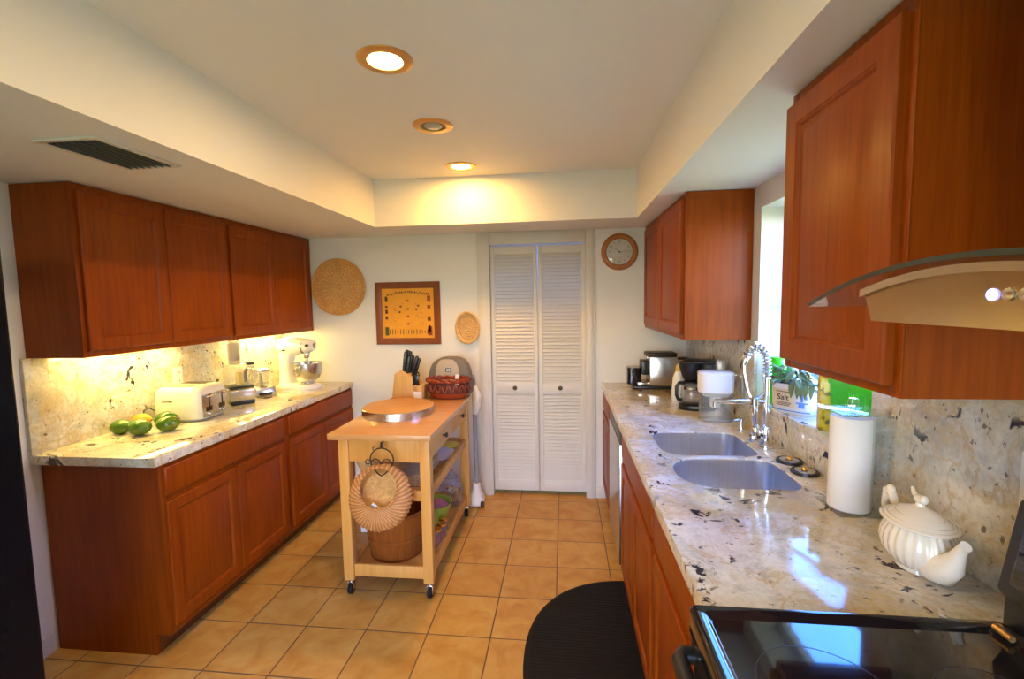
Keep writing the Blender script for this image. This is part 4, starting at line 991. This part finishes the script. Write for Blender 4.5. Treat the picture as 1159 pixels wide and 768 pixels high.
# ---------------------------------------------------------------- things on the right worktop
t = thing('espresso_machine', 'silver capsule espresso machine with black front at the back wall end of the right worktop', 'coffee machine', (.955, -.215, ZCT), 0)
place('base', box(-.16, .165, -.075, .09, 0, .026, .008), 'black', t)
place('housing', box(-.045, .150, -.075, .09, .026, .235, .008), 'steel', t)
place('top_cover', MB().box(-.062, .148, -.07, .085, .232, .262, .012), 'bronze', t)
place('brew_head', box(-.098, -.045, -.05, .065, .10, .205, .008), 'black', t)
place('spout', MB().cyl((-.075, .005, .155), (-.075, .005, .125), .012, .008), 'chrome', t)
place('water_tank', MB().loft([[(p[0]-.145, p[1]+.02, z) for p in sup(a, b_, z, 4)] for a, b_, z in ((.046, .055, .026), (.05, .06, .03), (.05, .06, .145), (.046, .056, .15))]), 'blackglass', t)
place('drip_tray', box(-.125, -.045, -.055, .075, .026, .048, .003), 'dimchrome', t)
place('lever', MB().box(.135, .235, -.018, .02, .205, .222, .005), 'black', t)
place('power_light', MB().ell((-.055, -.035, .225), .012, .012, .014), 'blueled' if False else 'chrome', t)
t = thing('coffee_maker', 'black drip coffee maker with glass carafe on the right worktop', 'coffee maker', (1.075, -.865, ZCT), math.radians(-18))
place('base', MB().loft([[(p[0], p[1], z) for p in sup(a, b_, z, 3.2)] for a, b_, z in ((.098, .082, 0), (.10, .085, .006), (.098, .083, .026), (.085, .07, .036))]), 'black', t)
place('tower', box(.030, .098, -.075, .075, .02, .275, .012), 'black', t)
place('brew_basket', MB().lathe([(.035, .165), (.048, .175), (.072, .24), (.076, .272), (0, .275)], 36, c=(-.028, 0, 0)), 'black', t)
place('lid', MB().box(-.075, .100, -.076, .076, .272, .286, .006), 'black', t)
cf = MB(); cf.lathe([(.045, .037), (.056, .045), (.062, .075), (.055, .12), (.042, .145), (.045, .152)], 36, c=(-.028, 0, 0), cap1=False); cb = place('carafe', cf, 'clear', t)
place('carafe_band', MB().lathe([(.0565, .115), (.0575, .117), (.0535, .130), (.0525, .130)], 36, c=(-.028, 0, 0), cap0=False, cap1=False), 'chrome', cb)
place('carafe_lid', MB().lathe([(.046, .150), (.046, .160), (.02, .166), (0, .166)], 32, c=(-.028, 0, 0)), 'black', cb)
place('carafe_handle', MB().tube([(-.065, -.02, .150), (-.095, -.035, .152), (-.108, -.042, .13), (-.108, -.042, .08), (-.098, -.036, .055), (-.082, -.026, .05)], .011, 10), 'black', cb)
t = thing('coffee_creamer', 'white bottle with yellow cap behind the black coffee maker', 'bottle', (1.02, -.660, ZCT), 0)
place('bottle', MB().lathe([(.036, 0), (.040, .005), (.042, .06), (.036, .12), (.034, .15), (.022, .18), (.016, .19)], 28), 'white', t)
place('cap', MB().lathe([(.018, .188), (.019, .19), (.017, .222), (.010, .232), (0, .233)], 24), 'yellow', t)
t = thing('water_pitcher', 'clear water filter pitcher with white top beside the coffee maker', 'pitcher', (1.098, -1.128, ZCT), math.radians(-12))
def ov(a, b_, z): return sup(a, b_, z, 2.8, 40)
place('jug', MB().loft([ov(.070, .052, .002), ov(.080, .060, .008), ov(.084, .064, .15), ov(.086, .066, .25)], cap1=False), 'clear', t)
place('water', MB().loft([ov(.077, .057, .010), ov(.080, .060, .035)]), 'blackglass' if False else 'clear', t)
place('filter_hopper', MB().loft([ov(.062, .048, .13), ov(.070, .054, .14), ov(.088, .068, .155), ov(.089, .069, .245)]), 'white', t)
place('filter_cartridge', MB().cyl((0, 0, .07), (0, 0, .135), .026, .03, bev=.003), 'white', t)
place('lid', MB().loft([ov(.091, .071, .244), ov(.091, .071, .254), ov(.08, .06, .262), ov(.04, .03, .264)]), 'enamel', t)
place('handle', MB().tube([(.085, -.01, .245), (.115, -.014, .248), (.128, -.016, .225), (.128, -.016, .12), (.115, -.014, .10), (.084, -.01, .098)], .012, 10), 'clear', t)
place('base_ring', MB().loft([ov(.078, .058, 0), ov(.082, .062, .004), ov(.082, .062, .014)]), 'grey', t)
# paper towel holder
t = thing('paper_towel_holder', 'clear acrylic paper towel holder on the right worktop by the window', 'holder', (1.162, -2.185, ZCT), math.radians(0))
place('base_plate', box(-.060, .066, -.066, .075, 0, .006, .001), 'acrylic', t)
place('side_panel', box(.018, .067, -.070, -.066, .0, .305, .001), 'acrylic', t)
place('top_plate', box(-.064, .067, -.070, .077, .299, .305, .001), 'acrylic', t)
place('spindle', MB().cyl((-.0, 0, .006), (0, 0, .300), .008).cyl((0, 0, .305), (0, 0, .318), .007).lathe([(.012, .316), (.014, .320), (.014, .336), (.010, .340), (0, .340)], 20), 'acrylic', t)
t = thing('paper_towel_roll', 'full white paper towel roll standing in the clear holder', 'paper towel', (1.162, -2.185, ZCT+.006), 0)
place('sheets', MB().lathe([(.018, 0), (.0545, 0), (.056, .003), (.056, .277), (.0545, .280), (.018, .280)], 64, cap0=False, cap1=False), 'paper', t)
place('core', MB().lathe([(.0185, .280), (.0185, 0), (.016, 0), (.016, .280)], 32, cap0=False, cap1=False), 'brown', t)
# teapot
t = thing('teapot', 'cream fluted ceramic teapot with lid on the granite beside the range', 'teapot', (1.132, -2.505, ZCT), math.radians(-90))
t.scale = (.80, .84, .96)
# local x towards the spout
fl = lambda a, i: 1+(.016*math.cos(a*26) if 2 <= i <= 8 else 0)
place('body', MB().lathe([(.050, 0), (.058, .002), (.055, .010), (.078, .022), (.098, .046), (.103, .066), (.099, .088), (.086, .106), (.082, .116), (.078, .118)], 208, fl, sy=.80), 'cream', t)
ld = place('lid', MB().lathe([(.096, .114), (.103, .117), (.104, .121), (.098, .125), (.094, .124), (.086, .130), (.082, .129), (.066, .140), (.062, .139), (.045, .149), (.026, .154), (.014, .158), (.012, .166), (0, .166)], 64, sy=.80), 'cream', t)
fn = MB(); fn.ell((0, 0, .174), .020, .014, .011); fn.tube([(-.006, 0, .174), (-.024, 0, .180), (-.034, 0, .194)], .007, 8, rad=[.009, .007, .004]); fn.ell((.014, 0, .176), .010, .011, .012); place('finial', fn, 'cream', ld)
sp2 = MB(); sp2.tube([(.066, 0, .040), (.098, 0, .046), (.124, 0, .066), (.138, 0, .092), (.150, 0, .114), (.160, 0, .126)], .02, 20, rad=[.042, .038, .028, .018, .013, .013]); place('spout', sp2, 'cream', t)
hd = MB(); hd.tube([(-.082, 0, .100), (-.100, 0, .128), (-.118, 0, .152), (-.138, 0, .150), (-.146, 0, .112), (-.128, 0, .062), (-.090, 0, .036)], .009, 10, rad=[.010, .011, .012, .012, .010, .009, .010]); hd.ell((-.122, 0, .158), .016, .011, .012); place('handle', hd, 'cream', t)

# ---------------------------------------------------------------- window sill things
XS = 1.308
t = thing('salt_planter', 'white and blue stoneware salt crock with a leafy plant on the window sill', 'planter', (XS-.012, -1.555, WZ0), math.radians(-52))
# local front faces -y
place('crock', MB().loft([sup(a, b_, z, 2.4, 48) for a, b_, z in ((.080, .046, 0), (.086, .050, .006), (.092, .053, .07), (.096, .055, .125), (.098, .057, .128), (.092, .052, .126), (.088, .048, .08))]), 'pot', t)
def onpot(m, u, z, w_, h_):
    a0, a1 = (u-w_/2)/.09, (u+w_/2)/.09; rings = []
    for i in range(9):
        a = -PI/2+a0+(a1-a0)*i/8; x, y = .0955*math.cos(a), .0565*math.sin(a)
        k = 1.0+.03; rings.append([(x*k*.985, y*k, z-h_/2), (x*k*.985, y*k, z+h_/2)])
    m.loft(rings, closed=False)
lb = MB()
def panel(m, x0, x1, z0, z1, e):
    rings = []
    for i in range(13):
        x = x0+(x1-x0)*i/12; q = max(0, 1-(abs(x)/.0955)**2.4)**(1/2.4)*.0555; rings.append([(x, -q-e, z0), (x, -q-e-.0005, z1)])
    m.loft(rings, closed=False)
panel(lb, -.075, .022, .030, .104, .0012); place('buff_panel', lb, 'sand', t)
tx = MB(); add_text(tx, 'Salt', .034, Matrix.Translation((-.022, -.0590, .070)) @ FACE_MY, .0012); place('lettering', tx, 'letter', t)
ln = MB()
for z, x0, x1 in ((.048, -.055, .012), (.042, -.052, .010), (.036, -.050, .005), (.094, -.055, .005)): panel(ln, x0, x1, z-.0015, z+.0015, .002)
place('fine_print_lines', ln, 'letter', t)
bl = MB()
for x0, x1, z0, z1 in ((-.078, .080, .012, .017), (.040, .062, .032, .050), (.030, .072, .050, .056), (.048, .056, .058, .092), (.060, .070, .070, .084)): panel(bl, x0, x1, z0, z1, .0016)
place('blue_drawing', bl, 'blue', t)
place('soil', MB().loft([sup(.088, .048, .112, 2.4, 48), sup(.089, .049, .118, 2.4, 48)]), 'dark', t)
lf = MB(); rnd = random.Random(11)
def leaf(m, p, d, ln_, w_, droop):
    d = d.normalized(); sd = d.cross(Vector((0, 0, 1))).normalized(); A_, B_, Cc = [], [], []
    n = 6; q = Vector(p)
    for i in range(n+1):
        s_ = i/n; wd = w_*math.sin(PI*min(1, s_*.92+.06))**.8; up = Vector((0, 0, .25*wd))
        A_.append(q+sd*wd+up); B_.append(q.copy()); Cc.append(q-sd*wd+up)
        q = q+d*ln_/n; d = (d+Vector((0, 0, -droop/n))).normalized()
    m.loft([[a, b_, c_] for a, b_, c_ in zip(A_, B_, Cc)], closed=False)
for i in range(110):
    a = rnd.uniform(0, 2*PI); rad_ = rnd.uniform(.0, 1); p = Vector((.085*rad_*math.cos(a), .04*rad_*math.sin(a), .115+rnd.uniform(0, .075)))
    if a > PI and rnd.random() < .35: p.y -= .02
    d = Vector((math.cos(a)*1.2, math.sin(a)*.7, rnd.uniform(-.3, .9)))
    if p.y + d.y*.05 > .055: d.y = -.2
    leaf(lf, p, d, rnd.uniform(.045, .085), rnd.uniform(.007, .012), rnd.uniform(.6, 2.2))
for x, y in ((.02, -.055), (.055, -.05), (.085, -.03), (.045, -.057), (.07, -.045)): leaf(lf, Vector((x, y, .135)), Vector((.15, -.55, .1)), .085, .010, 4.0)
place('foliage', lf, 'leaf', t)
t = thing('green_bottle', 'bright green plastic bottle with brown strap at the far end of the window sill', 'bottle', (XS, -1.345, WZ0), 0)
place('bottle', MB().lathe([(.040, 0), (.046, .004), (.047, .13), (.045, .15), (.034, .185), (.030, .195), (.030, .215), (0, .216)], 36), 'greenplastic', t)
place('strap', MB().lathe([(.0478, .118), (.0485, .119), (.0485, .130), (.0478, .131)], 36, cap0=False, cap1=False).box(-.045, -.038, -.030, -.020, .035, .122, .001), 'brown', t)
place('seam', MB().lathe([(.0462, .152), (.0468, .154), (.0455, .158)], 36, cap0=False, cap1=False), 'brown', t)
t = thing('green_glass_bottle', 'slim green glass bottle behind the salt crock plant', 'bottle', (XS+.02, -1.435, WZ0), 0)
place('bottle', MB().lathe([(.022, 0), (.025, .004), (.025, .14), (.013, .18), (.012, .225), (.015, .228), (.015, .235), (0, .235)], 28), 'greenclear', t)
place('stopper', MB().lathe([(.010, .234), (.012, .245), (.020, .255), (.020, .268), (.010, .276), (0, .277)], 24), 'greenclear', t)
t = thing('yellow_tin', 'yellow tin printed with yellow flowers on the window sill', 'tin', (XS-.005, -1.825, WZ0), math.radians(-20))
place('tin_box', box(-.048, .045, -.032, .032, 0, .20, .004), 'tin', t); place('lid', box(-.050, .047, -.034, .034, .20, .215, .003), 'yellow', t)
t = thing('green_planter_box', 'bright green ribbed plastic trough at the near end of the window sill', 'planter', (XS+.004, -1.985, WZ0), R90)
place('trough', MB().loft([[(-.10, -.045, 0), (.125, -.045, 0), (.125, .045, 0), (-.10, .045, 0)], [(-.108, -.052, .20), (.135, -.052, .20), (.135, .052, .20), (-.108, .052, .20)], [(-.10, -.046, .20), (.127, -.046, .20), (.127, .046, .20), (-.10, .046, .20)], [(-.094, -.040, .01), (.118, -.040, .01), (.118, .040, .01), (-.094, .040, .01)]]), 'greenplastic', t)
rb = MB()
for i in range(18):
    x = -.095+.215*i/17; rb.tube([(x, -.0458, .01), (x, -.0515, .175)], .0035, 6)
place('ribs', rb, 'greenplastic', t)
place('lip', MB().box(-.112, .139, -.057, -.050, .185, .205, .002), 'greenplastic', t)
